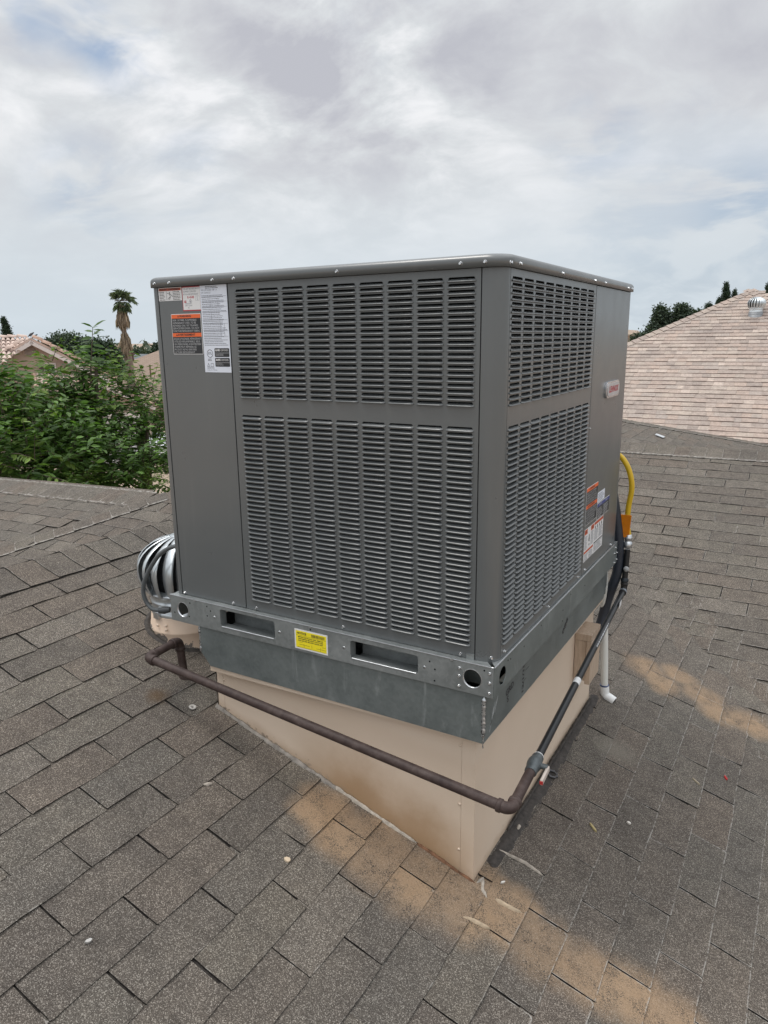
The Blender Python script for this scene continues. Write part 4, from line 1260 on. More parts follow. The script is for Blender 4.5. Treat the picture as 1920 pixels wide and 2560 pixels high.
# ------------------------------------------------------------------ our roof
STAIN = [(1.06, -.03, .13, .07), (.88, -.03, .13, .06), (1.30, .05, .08, .07), (.68, -.09, .11, .09), (.80, -.11, .12, .10), (.92, -.11, .12, .11), (1.04, -.12, .11, .11), (1.16, -.07, .12, .11), (1.28, -.03, .11, .10),
         (1.20, .04, .07, .07), (1.40, -.03, .12, .11), (1.53, -.02, .11, .10), (1.65, .02, .12, .10), (1.76, .02, .10, .09),
         (1.31, 1.92, .10, .10), (1.41, 1.84, .09, .10), (1.47, 2.02, .09, .09), (1.58, 1.93, .10, .10), (1.68, 1.83, .10, .09), (1.80, 1.88, .12, .10)]
def shingle_mat(name, dark, mid_, light, gran, stains=True, rnd=0.13):
    m, nt, b = newmat(name)
    p = pos_of(nt)
    orn = nd(nt, "ShaderNodeObjectInfo").outputs["Random"]
    irn = nd(nt, "ShaderNodeNewGeometry").outputs["Random Per Island"]
    rn = mth(nt, 'FRACT', mth(nt, 'ADD', mth(nt, 'MULTIPLY', orn, 7.13), mth(nt, 'MULTIPLY', irn, 3.7)))
    vor = nd(nt, "ShaderNodeTexVoronoi", {"Scale": gran, "Vector": p})
    gr = nd(nt, "ShaderNodeSeparateColor", {0: vor.outputs["Color"]})
    g1, g2 = gr.outputs[0], gr.outputs[1]
    blot = noise(nt, p, 16, 6, 0.62)
    col = ramp(nt, g1, [(0.0, dark), (0.32, dark), (0.55, mid_), (0.80, mid_), (0.93, light)])
    # tone of the single tab: greyer, browner, lighter, darker
    col = mix(nt, mth(nt, 'MULTIPLY', g2, 0.35), col, mid_)
    tone = ramp(nt, rn, [(0.0, (1 - rnd, 1 - rnd, 1 - rnd)), (0.3, (.97, .95, .94)), (0.5, (1.02, .965, .93)), (0.65, (.94, .955, .96)), (0.85, (1.03, 1.03, 1.0)), (1.0, (1 + rnd, 1 + rnd * .97, 1 + rnd * .9))])
    col = mix(nt, 1.0, col, tone, 'MULTIPLY')
    bl = ramp(nt, blot, [(0.25, (.76, .76, .77)), (0.5, (1, 1, 1)), (0.78, (1.16, 1.15, 1.13))])
    col = mix(nt, 1.0, col, bl, 'MULTIPLY')
    big_ = ramp(nt, noise(nt, p, 1.7, 5, 0.6), [(0.3, (.88, .88, .89)), (0.7, (1.10, 1.09, 1.07))])
    col = mix(nt, 1.0, col, big_, 'MULTIPLY')
    if stains:
        sp = nd(nt, "ShaderNodeSeparateXYZ", {0: p})
        tot = None
        flat_ = nd(nt, "ShaderNodeCombineXYZ", {0: sp.outputs[0], 1: sp.outputs[1]}).outputs[0]
        wv = nd(nt, "ShaderNodeVectorMath", {0: nd(nt, "ShaderNodeTexNoise", {"Scale": 7.0, "Detail": 4.0, "Vector": p}).outputs["Color"], 1: (.5, .5, .5)}, operation='SUBTRACT').outputs["Vector"]
        flat_ = vmth(nt, 'ADD', flat_, nd(nt, "ShaderNodeVectorMath", {0: wv, "Scale": 0.10}, operation='SCALE').outputs["Vector"])
        for (x, y, rx, ry) in STAIN:
            d = vmth(nt, 'SUBTRACT', flat_, (x, y, 0))
            d = nd(nt, "ShaderNodeVectorMath", {0: d, 1: (1 / rx, 1 / ry, 0)}, operation='MULTIPLY').outputs["Vector"]
            k = smooth(nt, vmth(nt, 'LENGTH', d), 1.45, 0.45)
            tot = k if tot is None else mth(nt, 'MAXIMUM', tot, k)
        tot = mth(nt, 'MULTIPLY', tot, mth(nt, 'ADD', 0.62, mth(nt, 'MULTIPLY', rn, 0.45)), clamp=True)
        tot = mth(nt, 'MULTIPLY', tot, smooth(nt, mth(nt, 'ADD', blot, mth(nt, 'MULTIPLY', g1, .55)), 0.42, 0.74))
        tan_ = mix(nt, mth(nt, 'MULTIPLY', noise(nt, p, 9, 3), 0.8), (0.36, 0.235, 0.135), (0.31, 0.235, 0.165))
        col = mix(nt, mth(nt, 'MULTIPLY', tot, 0.86), col, tan_)
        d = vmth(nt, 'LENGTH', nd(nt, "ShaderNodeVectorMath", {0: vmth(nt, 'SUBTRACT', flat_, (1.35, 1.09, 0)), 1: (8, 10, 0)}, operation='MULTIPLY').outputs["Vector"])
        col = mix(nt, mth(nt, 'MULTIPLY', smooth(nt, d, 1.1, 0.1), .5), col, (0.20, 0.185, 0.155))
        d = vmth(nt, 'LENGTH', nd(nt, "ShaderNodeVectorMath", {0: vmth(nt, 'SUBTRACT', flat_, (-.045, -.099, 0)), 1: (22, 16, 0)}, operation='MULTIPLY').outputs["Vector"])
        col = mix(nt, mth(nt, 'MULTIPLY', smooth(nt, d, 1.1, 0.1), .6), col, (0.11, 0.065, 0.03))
    # worn pale edge where the granules have gone
    ed = nd(nt, "ShaderNodeAttribute", attribute_name="edge").outputs["Fac"]
    wear = mth(nt, 'MULTIPLY', smooth(nt, ed, 0.55, 0.98), smooth(nt, noise(nt, p, 22, 5, 0.7), 0.54, 0.68))
    if stains:
        sp2 = nd(nt, "ShaderNodeSeparateXYZ", {0: p})
        side_ = mth(nt, 'MAXIMUM', smooth(nt, sp2.outputs[0], 1.22, 1.40), mth(nt, 'MAXIMUM', smooth(nt, sp2.outputs[0], -.85, -1.0), smooth(nt, sp2.outputs[1], 3.4, 4.4)))
        wear = mth(nt, 'MAXIMUM', wear, mth(nt, 'MULTIPLY', mth(nt, 'MULTIPLY', smooth(nt, ed, 0.55, 0.92), side_), mth(nt, 'MULTIPLY', smooth(nt, noise(nt, p, 45, 4, 0.7), 0.42, 0.56), 1.25)), )
    col = mix(nt, mth(nt, 'MULTIPLY', wear, 0.55), col, (0.40, 0.38, 0.35))
    nt.links.new(col, b.inputs["Base Color"])
    b.inputs["Roughness"].default_value = 0.92
    b.inputs["Specular IOR Level"].default_value = 0.25
    hgt = mth(nt, 'ADD', mth(nt, 'MULTIPLY', vor.outputs["Distance"], -1.0), mth(nt, 'MULTIPLY', blot, 0.6))
    bump(nt, b, hgt, 0.55, 0.0022)
    return m
M_SHINGLE = shingle_mat("weathered brown asphalt shingle", (0.064, 0.056, 0.048), (0.133, 0.117, 0.101), (0.345, 0.318, 0.280), 520.0)
M_BUTT = simple("black shingle edge", (0.028, 0.026, 0.024), 0.9, spec=0.2, var=0.4, scale=150)
M_DECK = simple("shingle underlap", (0.048, 0.043, 0.039), 0.95, spec=0.1, var=0.4, scale=200)
EXPO, TABW, SLOT = 0.1274, 0.311, 0.0052

def tab_arrays(wd, ht, seed, nx=6, curl=0.0016, jit=0.0012):
    """one shingle tab: x along the course, y up the slope, z off the roof; lower edge at y = 0"""
    r_ = np.random.default_rng(seed)
    xs = np.array([-wd / 2, -wd / 2 + .007, -wd / 6, wd / 6, wd / 2 - .007, wd / 2]) if nx == 6 else np.linspace(-wd / 2, wd / 2, nx)
    ys = [0.0, 0.010, ht * .55, ht]
    v, e = [], []
    bow = r_.normal(0, curl, nx)
    for j, y in enumerate(ys):
        for i, x in enumerate(xs):
            zz = 0.0052 * (1 - y / (ht + .03)) + (bow[i] if j < 2 else 0) + 0.0006
            dy = r_.normal(0, jit) if j == 0 else 0
            dx = r_.normal(0, jit * .7) if i in (0, nx - 1) else 0
            if j == 0 and i in (0, nx - 1):
                dy += abs(r_.normal(0, .0015))
            v.append((x + dx, y + dy, zz))
            e.append(1.0 if (j == 0 or i in (0, nx - 1)) else 0.0)
    f, mi = [], []
    for j in range(3):
        for i in range(nx - 1):
            a = j * nx + i
            f.append((a, a + 1, a + nx + 1, a + nx))
            mi.append(0)
    top = len(v)
    loop = list(range(nx)) + [j * nx + nx - 1 for j in range(1, 4)]
    low = [j * nx for j in range(3, 0, -1)] + [0]
    for chain in (list(range(nx)), [nx - 1 + j * nx for j in range(4)], [j * nx for j in range(3, -1, -1)]):
        base = len(v)
        for c_ in chain:
            x, y, z = v[c_]
            v.append((x, y + .0004, z - 0.0042))
            e.append(0.0)
        for k in range(len(chain) - 1):
            f.append((chain[k], base + k, base + k + 1, chain[k + 1]))
            mi.append(1)
    return np.array(v), np.array(f), np.array(mi), np.array(e)
def shingle_set(wd, ht, n, seed0, **k):
    out = []
    for i in range(n):
        v, f, mi, e = tab_arrays(wd, ht, seed0 + i, **k)
        out.append((v, f, mi, e, np_mesh("shingle", v, f.ravel(), 4, [M_SHINGLE, M_BUTT], mi, False, e)))
    return out
TABS = shingle_set(TABW - SLOT, EXPO + 0.035, 9, 100)
CAPS = shingle_set(0.180, 0.140 + 0.03, 5, 300, nx=4)

roof = thing("roof", "brown grey asphalt shingle roof of the house the unit stands on", "roof", (0, 0, -0.4), kind="structure")
def slope_part(poly, name="roof_slope", mat=None):
    return MB().add([(x, y, z - 0.004) for x, y, z in poly], [tuple(range(len(poly)))]).build(name, mat or M_DECK, roof, fix=False)
def valley_soft(x, y, k=0.030):
    a, b = roof_z(x), -1.616 + SL * y
    m_ = max(a, b)
    ea, eb = math.exp((a - m_) / k), math.exp((b - m_) / k)
    return m_ + k * math.log(ea + eb), ea / (ea + eb)
def valley_frame(U, V, x, y, up):
    """tabs near the woven valley follow its rounded trough"""
    z, wa = valley_soft(x, y)
    N_ = (Vector((SL, 0, 1)) * wa + Vector((0, -SL, 1)) * (1 - wa)).normalized()
    V = Vector(V)
    V = (V - N_ * V.dot(N_)).normalized()
    U = V.cross(N_)
    return frame(U, V, (x, y, z + up))
PLACED = []            # (projected size, matrix, template, parent)
def place(M, tpl, par):
    c0 = M.translation
    pc = project(c0)
    a, b = project(M @ Vector((-.15, .06, 0))), project(M @ Vector((.15, .06, 0)))
    c_, d_ = project(M @ Vector((0, 0, 0))), project(M @ Vector((0, EXPO, 0)))
    size = 0
    if a and b and c_ and d_:
        cx, cy = (a[0] + b[0]) / 2, (a[1] + b[1]) / 2
        if -120 < cx < 2040 and -50 < cy < 2700:
            size = abs((b[0] - a[0]) * (d_[1] - c_[1]) - (b[1] - a[1]) * (d_[0] - c_[0]))
    PLACED.append((size, M, tpl, par))
def frame(U, V, p):
    U, V = Vector(U).normalized(), Vector(V).normalized()
    N_ = U.cross(V)
    return Matrix(((U.x, V.x, N_.x, p[0]), (U.y, V.y, N_.y, p[1]), (U.z, V.z, N_.z, p[2]), (0, 0, 0, 1)))
def jitter(M):
    return M @ Matrix.Translation((random.gauss(0, .0015), random.gauss(0, .0012), random.uniform(0, .0008))) @ Matrix.Rotation(random.gauss(0, .0022), 4, 'Z')

Y_R2, Z_R2 = 4.86, -1.616 + SL * 4.86           # cross ridge
X_R1 = -1.02                                     # main ridge
# main slope
HIP0, HIPK = (-0.373, 8.683), 1.34
def hip_y(x):
    return HIP0[1] + HIPK * (x - HIP0[0])
pm = slope_part([(X_R1, -4.2, roof_z(X_R1)), (5.2, -4.2, roof_z(5.2)), (5.2, -1.35, roof_z(5.2)), (X_R1, 4.87, roof_z(X_R1))])
pf = slope_part([(X_R1, 4.87, roof_z(X_R1)), (3.2, 4.87 + 4.22, roof_z(3.2)), (3.2, hip_y(3.2), roof_z(3.2)), (X_R1, hip_y(X_R1), roof_z(X_R1))])
STEP = 0.1213
for k in range(-3, 40):
    xt = -0.740 + STEP * k                       # upper line of this row
    xl = xt + STEP                               # its lower edge
    if xl < -0.90 or xl > 4.2:
        continue
    ph = (-0.090 if k % 2 == 0 else -0.245)
    for m_ in range(-14, 40):
        yc = ph + TABW * (m_ + 0.5)
        near = yc < 3.85 - xl + 0.42 and yc > -3.2
        far = yc > 6.0 and yc < hip_y(xl) - .05 and yc < 13.0
        if xl > 3.0 and (yc < -1.5 or not near):
            continue
        if not (near or far):
            continue
        if near and yc > 4.86:
            continue
        if CX0 + .02 < xl - .12 and xl < CX1 - .02 and CY0 + .16 < yc < CY1 - .16:
            continue
        M = valley_frame((0, 1, 0), (-1, 0, SL), xl, yc, 0) if near else frame((0, 1, 0), (-1, 0, SL), (xl, yc, roof_z(xl)))
        place(jitter(M), random.choice(TABS), pm if near else pf)
# cross wing: slope facing the camera, and its hidden back
def z2(y):
    return -1.616 + SL * y
p2 = slope_part([(-1.02, 4.87, z2(4.87) - .001), (5.2, -1.35, z2(-1.35) - .001), (5.2, 4.87, z2(4.87)), ])
slope_part([(-1.02, 4.87, z2(4.87)), (5.2, 4.87, z2(4.87)), (5.2, 4.87 + 6.2, z2(4.87) - 6.2 * SL)], mat=M_SHINGLE)
for j in range(-26, 13):
    yt = 3.380 + 0.1245 * j + .002
    yl = yt - 0.1245
    ph = 1.080 if j % 2 == 0 else 1.236
    if yl > Y_R2 - 0.10:
        continue
    for m_ in range(-8, 11):
        xc = ph + TABW * (m_ + 0.5)
        if xc < 3.85 - yl - 0.24 or xc > 4.0 or xc < -0.9:
            continue
        M = valley_frame((1, 0, 0), (0, 1, SL), xc, yl, .001 if xc > 3.85 - yl else -.004)
        place(jitter(M), random.choice(TABS), p2)
# west wing seen over the main ridge
E_ = Vector((-2.271, 2.062, -0.25))
Q_ = Vector((-2.952, 1.148, -0.541))
T_ = at(0, 1198, 7.5)
def zw(y):
    return E_.z + SL * (y - E_.y)
hw = (Q_ - E_)
Q2 = E_ + hw * 3.2
pw = slope_part([tuple(E_), (E_.x + 1.4, E_.y, E_.z), (E_.x + 1.4, Q2.y, zw(Q2.y)), (Q2.x, Q2.y, Q2.z)], mat=M_SHINGLE)
slope_part([(X_R1, -4.2, roof_z(X_R1) - .002), (X_R1, 9, roof_z(X_R1) - .002), (-3.2, 9, roof_z(X_R1) - 2.18 * SL), (-3.2, -4.2, roof_z(X_R1) - 2.18 * SL)], mat=M_SHINGLE)
for j in range(0, 18):
    yl = E_.y - 0.1213 * (j + 1)
    ph = 0 if j % 2 else TABW / 2
    for m_ in range(-9, 5):
        xc = E_.x + ph + TABW * m_
        tt = (yl + .06 - E_.y) / hw.y
        if xc < E_.x + hw.x * tt - .02 or xc > E_.x + 1.2:
            continue
        if zw(yl) < roof_z(X_R1) - SL * (X_R1 - xc) - .12:
            continue
        place(jitter(frame((1, 0, 0), (0, 1, SL), (xc, yl, zw(yl)))), random.choice(TABS), pw)
ue = (T_ - E_).normalized()                       # top edge of the far slope, running left
ve = hw.normalized()
nf = ue.cross(ve)
if nf.z < 0:
    nf = -nf
vd = nf.cross(-ue).normalized()                    # up the slope, towards the far edge
if vd.dot(ve) > 0:
    vd = -vd
T2 = E_ + ue * 7.0
p3 = slope_part([tuple(E_), tuple(Q2), tuple(Q2 + ue * 5.0), tuple(T2)][::1], mat=M_SHINGLE)
for j in range(0, 26):
    for m_ in range(0, 22):
        pt = E_ + ue * (TABW * (m_ + (0.5 if j % 2 else 0))) - vd * (0.1274 * (j + 1))
        # keep to the left of the hip
        rel = pt + vd * .05 - E_
        s_ = rel.dot(ve)
        a_ = rel - ve * s_
        if a_.dot(ue) < 0.0 or s_ > 3.4:
            continue
        M = frame(-ue, vd, tuple(pt + nf * .001))
        if M.col[2].z < 0:
            M = frame(ue, vd, tuple(pt + nf * .001))
        place(jitter(M), random.choice(TABS), p3)
# eave skirt under the far edges
MB().add([tuple(E_ + Vector((1.4, 0, -.01))), tuple(E_ + Vector((0, 0, -.01))), tuple(T2 + Vector((0, 0, -.01))), tuple(T2 + Vector((0, .5, -3.5))), tuple(E_ + Vector((.0, .5, -3.5))), tuple(E_ + Vector((1.4, .5, -3.5)))],
         [(0, 1, 4, 5), (1, 2, 3, 4)]).build("house_wall", M_TAN2, roof, fix=False)

# bent caps over ridges and hips
def cap_mesh(seed, half, expo, fold):
    """cap shingle bent over a ridge running along y; seen from above, overlapping towards +y"""
    r_ = np.random.default_rng(seed)
    xs = [-half, -half * .5, -.018, 0, .018, half * .5, half]
    v, e = [], []
    for j, y in enumerate((0.0, 0.010, expo + .02)):
        for x in xs:
            z = -abs(x) * fold + (.004 if abs(x) < .02 else 0) + 0.011 - y * .035 + r_.normal(0, .0006)
            v.append((x, y + (r_.normal(0, .0012) if j == 0 else 0), z))
            e.append(1.0 if (j == 0 or abs(x) == half) else 0.0)
    f, mi = [], []
    for j in range(2):
        for i in range(6):
            a = j * 7 + i
            f.append((a, a + 1, a + 8, a + 7))
            mi.append(0)
    for chain in (list(range(7)), [6, 13, 20], [14, 7, 0]):
        base = len(v)
        for c_ in chain:
            x, y, z = v[c_]
            v.append((x, y + .0003, z - .006))
            e.append(0.0)
        for k in range(len(chain) - 1):
            f.append((chain[k], base + k, base + k + 1, chain[k + 1]))
            mi.append(1)
    v, f, mi, e = map(np.array, (v, f, mi, e))
    return v, f, mi, e, np_mesh("ridge_cap", v, f.ravel(), 4, [M_SHINGLE, M_BUTT], mi, False, e)
def ridge(p0, p1, half, fold, par, expo=0.136, xdir=None, seed=0):
    p0, p1 = Vector(p0), Vector(p1)
    d = (p1 - p0).normalized()
    xd = Vector(xdir).normalized() if xdir else d.cross(Vector((0, 0, 1))).normalized()
    nn = xd.cross(d).normalized()
    if nn.z < 0:
        xd = -xd
        nn = xd.cross(d).normalized()
    tpl = [cap_mesh(seed + i, half, expo, fold) for i in range(4)]
    L = (p1 - p0).length
    for i in range(int(L / expo)):
        p = p0 + d * (expo * i)
        M = Matrix(((xd.x, d.x, nn.x, p.x), (xd.y, d.y, nn.y, p.y), (xd.z, d.z, nn.z, p.z), (0, 0, 0, 1)))
        place(M @ Matrix.Rotation(random.gauss(0, .006), 4, 'Z'), random.choice(tpl), par)
ridge((X_R1, -3.0, roof_z(X_R1)), (X_R1, 7.2, roof_z(X_R1)), 0.172, 0.30, pm, 0.1355, seed=500)
ridge((4.2, Y_R2, Z_R2), (-0.9, Y_R2, Z_R2), 0.172, 0.30, p2, 0.1255, seed=520)
hd_ = Vector((1, HIPK, -SL)).normalized()
h1 = Vector((2.6, hip_y(2.6), roof_z(2.6)))
h0 = Vector((-1.0, hip_y(-1.0), roof_z(-1.0)))
ridge(h1, h0, 0.15, 0.22, pf, 0.15, seed=540)
ridge(E_ + hw * 3.0, E_ - hw * .02, 0.14, 0.16, pw, 0.135, seed=560)
ridge(T2 - vd * .12, E_ - vd * .12, 0.12, 0.0, p3, 0.135, xdir=tuple(vd), seed=580)

# granule covered lining under the woven valley
nu, nv_ = 60, 14
vv, ff2 = [], []
for i in range(nu + 1):
    for j in range(nv_ + 1):
        s_ = -2.2 + 6.4 * i / nu
        t_ = -.42 + .84 * j / nv_
        x, y = 1.0 + s_ * .7071 + t_ * .7071, 2.85 - s_ * .7071 + t_ * .7071
        vv.append((x, y, valley_soft(x, y)[0] - .0005))
for i in range(nu):
    for j in range(nv_):
        a = i * (nv_ + 1) + j
        ff2.append((a, a + nv_ + 1, a + nv_ + 2, a + 1))
MB().add(vv, ff2, 0, True).build("valley_lining", M_SHINGLE, roof)

# the 300 that show largest are single objects, the rest one mesh for every slope
PLACED.sort(key=lambda t: -t[0])
rest = {}
for i, (size, M, tpl, par) in enumerate(PLACED):
    if i < 300:
        o = bpy.data.objects.new(tpl[4].name.split(".")[0], tpl[4])
        COL.objects.link(o)
        o.parent = par
        o.matrix_parent_inverse = pinv(par)
        o.matrix_basis = M
    else:
        rest.setdefault(par.name, []).append((M, tpl))
def join_tpl(lst, mats):
    V, F_, I, E__, o = [], [], [], [], 0
    for M, (v, f, mi, e, _) in lst:
        A = np.array(M)
        V.append(v @ A[:3, :3].T + A[:3, 3])
        F_.append(f + o)
        I.append(mi)
        E__.append(e)
        o += len(v)
    return np_mesh("shingles", np.concatenate(V), np.concatenate(F_).ravel(), 4, mats, np.concatenate(I), False, np.concatenate(E__))
for pn, lst in rest.items():
    tag(link("shingles", join_tpl(lst, [M_SHINGLE, M_BUTT]), bpy.data.objects[pn]), kind="stuff")

# caulk smears on the shingles, and the sealed sticker far up
def smear_on_roof(pts, seed, wlo=.004, whi=.009, mat=None, up=.009):
    ragged([rp(x, y, up) for x, y in pts], wlo, whi, .004, seed, "caulk_smear", mat or M_CAULK2, roof)
smear_on_roof([(1.167, .199), (1.206, .209), (1.26, .219), (1.318, .214)], 21, .003, .006)
smear_on_roof([(1.235, .018), (1.27, .020), (1.315, .030)], 22, .003, .009, M_CAULK3)
smear_on_roof([(1.185, -.112), (1.21, -.100), (1.262, -.090)], 23, .003, .008, M_CAULK3)
smear_on_roof([(.352, -.285), (.368, -.262)], 24, .004, .007)
MB().obox((.20, 8.42, roof_z(.20) + .02), (1, 0, -SL), (0, 1, 0), (SL, 0, 1), .055, .06, .003).build("repair_patch", simple("pale patch", (.46, .48, .50), .6), roof)

# bits lying about
def chip(x, y, name, label, cat, col, L, wd, ang, ht=.0015):
    c = Vector(rp(x, y, .0105))
    a = R(ang)
    ax = Vector((math.cos(a), math.sin(a), -SL * math.cos(a))).normalized()
    N_ = Vector((SL, 0, 1)).normalized()
    ay = N_.cross(ax)
    m = MB()
    k = 6
    rr = random.Random(int(x * 1000))
    top = [c + ax * (L * math.cos(2 * math.pi * i / k) * rr.uniform(.75, 1.1)) + ay * (wd * math.sin(2 * math.pi * i / k) * rr.uniform(.75, 1.1)) for i in range(k)]
    m.add([q + N_ * ht for q in top] + [q - N_ * .004 for q in top], [tuple(range(k))] + [(i, (i + 1) % k, k + (i + 1) % k, k + i) for i in range(k)])
    return tag(m.build(name, simple(name + " stuff", col, .8, var=.15)), label, cat)
chip(.71, -.32, "paint_chip", "cream paint flake on the shingles left of the stained patch", "paint chip", (.62, .50, .36), .011, .009, 20)
chip(.51, -.85, "caulk_crumb", "white crumb on the lower left shingles", "debris", (.46, .45, .43), .009, .005, 70)
chip(1.76, 1.31, "plastic_scrap", "tiny red plastic scrap on the shingles right of the curb", "debris", (.42, .03, .03), .016, .005, 120)
chip(1.39, .56, "dry_leaf", "small yellowish dry leaf on the dark shingles beside the curb", "leaf", (.38, .31, .15), .024, .005, 140)
chip(1.66, 1.17, "twig", "short pale twig on the shingles near the red scrap", "twig", (.44, .37, .27), .020, .003, 150)
chip(1.49, .69, "caulk_crumb", "small white dot of caulk on the shingles right of the ball valve", "debris", (.60, .57, .52), .008, .006, 10)
chip(1.23, .09, "caulk_crumb", "white hooked sliver on the shingle at the curb's near corner", "debris", (.66, .64, .60), .010, .003, 60)
m = MB()
Nn = Vector((SL, 0, 1)).normalized()
Mx = Nn.to_track_quat('Z', 'Y').to_matrix()
m.lathe([(.011, .0), (.014, .002), (.012, .004), (.005, .003), (.004, .0)], 16, c=rp(.08, -.05, .008), M=Mx)
tag(m.build("roofing_washer", simple("pale washer", (.42, .40, .37), .6)), "pale roofing washer on the shingles left of the curb", "washer")
m = MB()
m.lathe([(.0165, .0), (.0215, .002), (.0215, .006), (.0165, .008), (.0140, .004), (.0165, .0)], 18, c=rp(1.192, .698, .014), M=Mx)
for i in range(8):
    a = 2 * math.pi * i / 8
    q = Mx @ Vector((.0225 * math.cos(a), .0225 * math.sin(a), .004))
    t_ = Mx @ Vector((math.cos(a), math.sin(a), 0))
    m.obox(Vector(rp(1.192, .698, .014)) + q, t_, Nn.cross(t_), Nn, .002, .003, .003)
tag(m.build("lock_nut", simple("dark zinc lock nut", (.10, .10, .105), .45, .6)), "dark toothed lock nut ring lying beside the curb's right foot", "lock nut")
# ------------------------------------------------------------------ ground and neighbours
GZ = -4.6
M_GROUND = simple("dry tan ground", (0.34, 0.265, 0.20), 0.95, var=0.25, scale=0.5)
tag(MB().add([(-900, -400, GZ), (900, -400, GZ), (900, 1500, GZ), (-900, 1500, GZ)], [(0, 1, 2, 3)]).build("ground", M_GROUND, fix=False), "dry tan ground between the houses", "ground", kind="structure")
rr = random.Random(4)
def basis(px, py, dist):
    """origin at the point, right and depth directions on the ground there"""
    o = at(px, py, dist)
    d = Vector((o.x - CAM.x, o.y - CAM.y, 0)).normalized()
    return o, Vector((d.y, -d.x, 0)), d

# ---- pink shingle house on the right
pink = thing("shingle_house", "neighbour's house with a large pale pink hipped shingle roof", "house", (0, 12, GZ))
PK = at(1877, 727, 18.0)
PM = 0.52
M_PINK = shingle_mat("pink beige laminated shingle", (0.335, 0.280, 0.246), (0.395, 0.332, 0.294), (0.46, 0.392, 0.350), 90.0, False, 0.20)
M_PINKD = simple("pink shingle underlap", (0.20, 0.14, 0.12), 0.95, var=.2, scale=30)
RUN = 9.0
ex0, ex1, ey0, ey1, ez = PK.x - RUN, PK.x + RUN, PK.y - RUN, PK.y + RUN, PK.z - RUN * PM
rf = MB()
rf.add([tuple(PK), (ex0, ey0, ez), (ex1, ey0, ez), (ex1, ey1, ez), (ex0, ey1, ez)], [(0, 1, 2), (0, 2, 3), (0, 3, 4), (0, 4, 1)])
pr = rf.build("roof", M_PINKD, pink, fix=False)
MB().box(ex0 + .5, ey0 + .5, GZ, ex1 - .5, ey1 - .5, ez + .15).build("wall", simple("pale stucco", (.5, .40, .32), .9), pink)
def lam_arrays(wd, ht, seed, thick):
    r_ = np.random.default_rng(seed)
    z0, z1 = thick, 0.002
    v = [(-wd / 2, 0, z0), (wd / 2, 0, z0), (wd / 2, ht, z1), (-wd / 2, ht, z1), (-wd / 2, 0, z0 - .011), (wd / 2, 0, z0 - .011), (wd / 2, ht, z1 - .008), (-wd / 2, ht, z1 - .008)]
    f = [(0, 1, 2, 3), (4, 5, 1, 0), (5, 6, 2, 1), (7, 4, 0, 3)]
    return np.array(v), np.array(f), np.array([0, 1, 1, 1]), np.zeros(8)
LAMS = [lam_arrays(wd, .175, i, th) + (None,) for i, (wd, th) in enumerate(((.11, .013), (.15, .018), (.20, .014), (.25, .019), (.17, .011)))]
M_PINKB = simple("pink shingle butt", (0.24, 0.175, 0.15), 0.95, var=.2, scale=30)
lst = []
U_, V_ = Vector((1, 0, 0)), Vector((0, 1, PM)).normalized()
row = 0
while True:
    s_ = 0.143 * row
    y = PK.y - .04 - s_ * V_.y - .143 * V_.y
    z = PK.z - .04 * PM - s_ * V_.z - .143 * V_.z
    if y < PK.y - 6.9:
        break
    hw_ = PK.y - y - .06
    x = max(PK.x - hw_, -3.4) + rr.uniform(0, .15)
    while x < min(PK.x + hw_, 2.6):
        t = rr.choice(LAMS)
        wd = t[0][1][0] * 2
        lst.append((frame(U_, V_, (x + wd / 2, y, z)), t))
        x += wd + .002
    row += 1
tag(link("shingles", join_tpl(lst, [M_PINK, M_PINKB]), pr), kind="stuff")
lst = []
for sx_ in (-1, 1):
    hd2 = Vector((sx_, -1, -PM)).normalized()
    xd = Vector((sx_, 1, 0)).normalized()
    for i in range(58):
        p = PK + hd2 * (.17 * i + .1)
        nn = xd.cross(-hd2)
        if nn.z < 0:
            nn = -nn
        M = Matrix(((xd.x, -hd2.x, nn.x, p.x), (xd.y, -hd2.y, nn.y, p.y), (xd.z, -hd2.z, nn.z, p.z), (0, 0, 0, 1)))
        v = np.array([(-.13, 0, -.02), (0, 0, .035), (.13, 0, -.02), (.13, .19, -.035), (0, .19, .02), (-.13, .19, -.035), (-.13, 0, -.034), (0, 0, .021), (.13, 0, -.034)])
        f = np.array([(0, 1, 4, 5), (1, 2, 3, 4), (6, 7, 1, 0), (7, 8, 2, 1)])
        lst.append((M, (v, f, np.array([0, 0, 1, 1]), np.zeros(9), None)))
tag(link("hip_caps", join_tpl(lst, [M_PINK, M_PINKB]), pr), kind="stuff")
# its turbine
_d = at(1889, 786, 1.0) - CAM
_t = (PK.z - PM * PK.y - CAM.z + PM * CAM.y) / (_d.z - PM * _d.y)
vt = CAM + _d * _t                                # foot of the vent on the slope
yv, zv_ = vt.y, vt.z
TK = 0.92
turbine(vt.x, yv, zv_ + .26 * TK, zv_, TK, 18, "far silver turbine vent near the peak of the pink roof", "turbine vents on the roofs", simple("galvanised cone", (.26, .27, .28), .5, .5), PM)

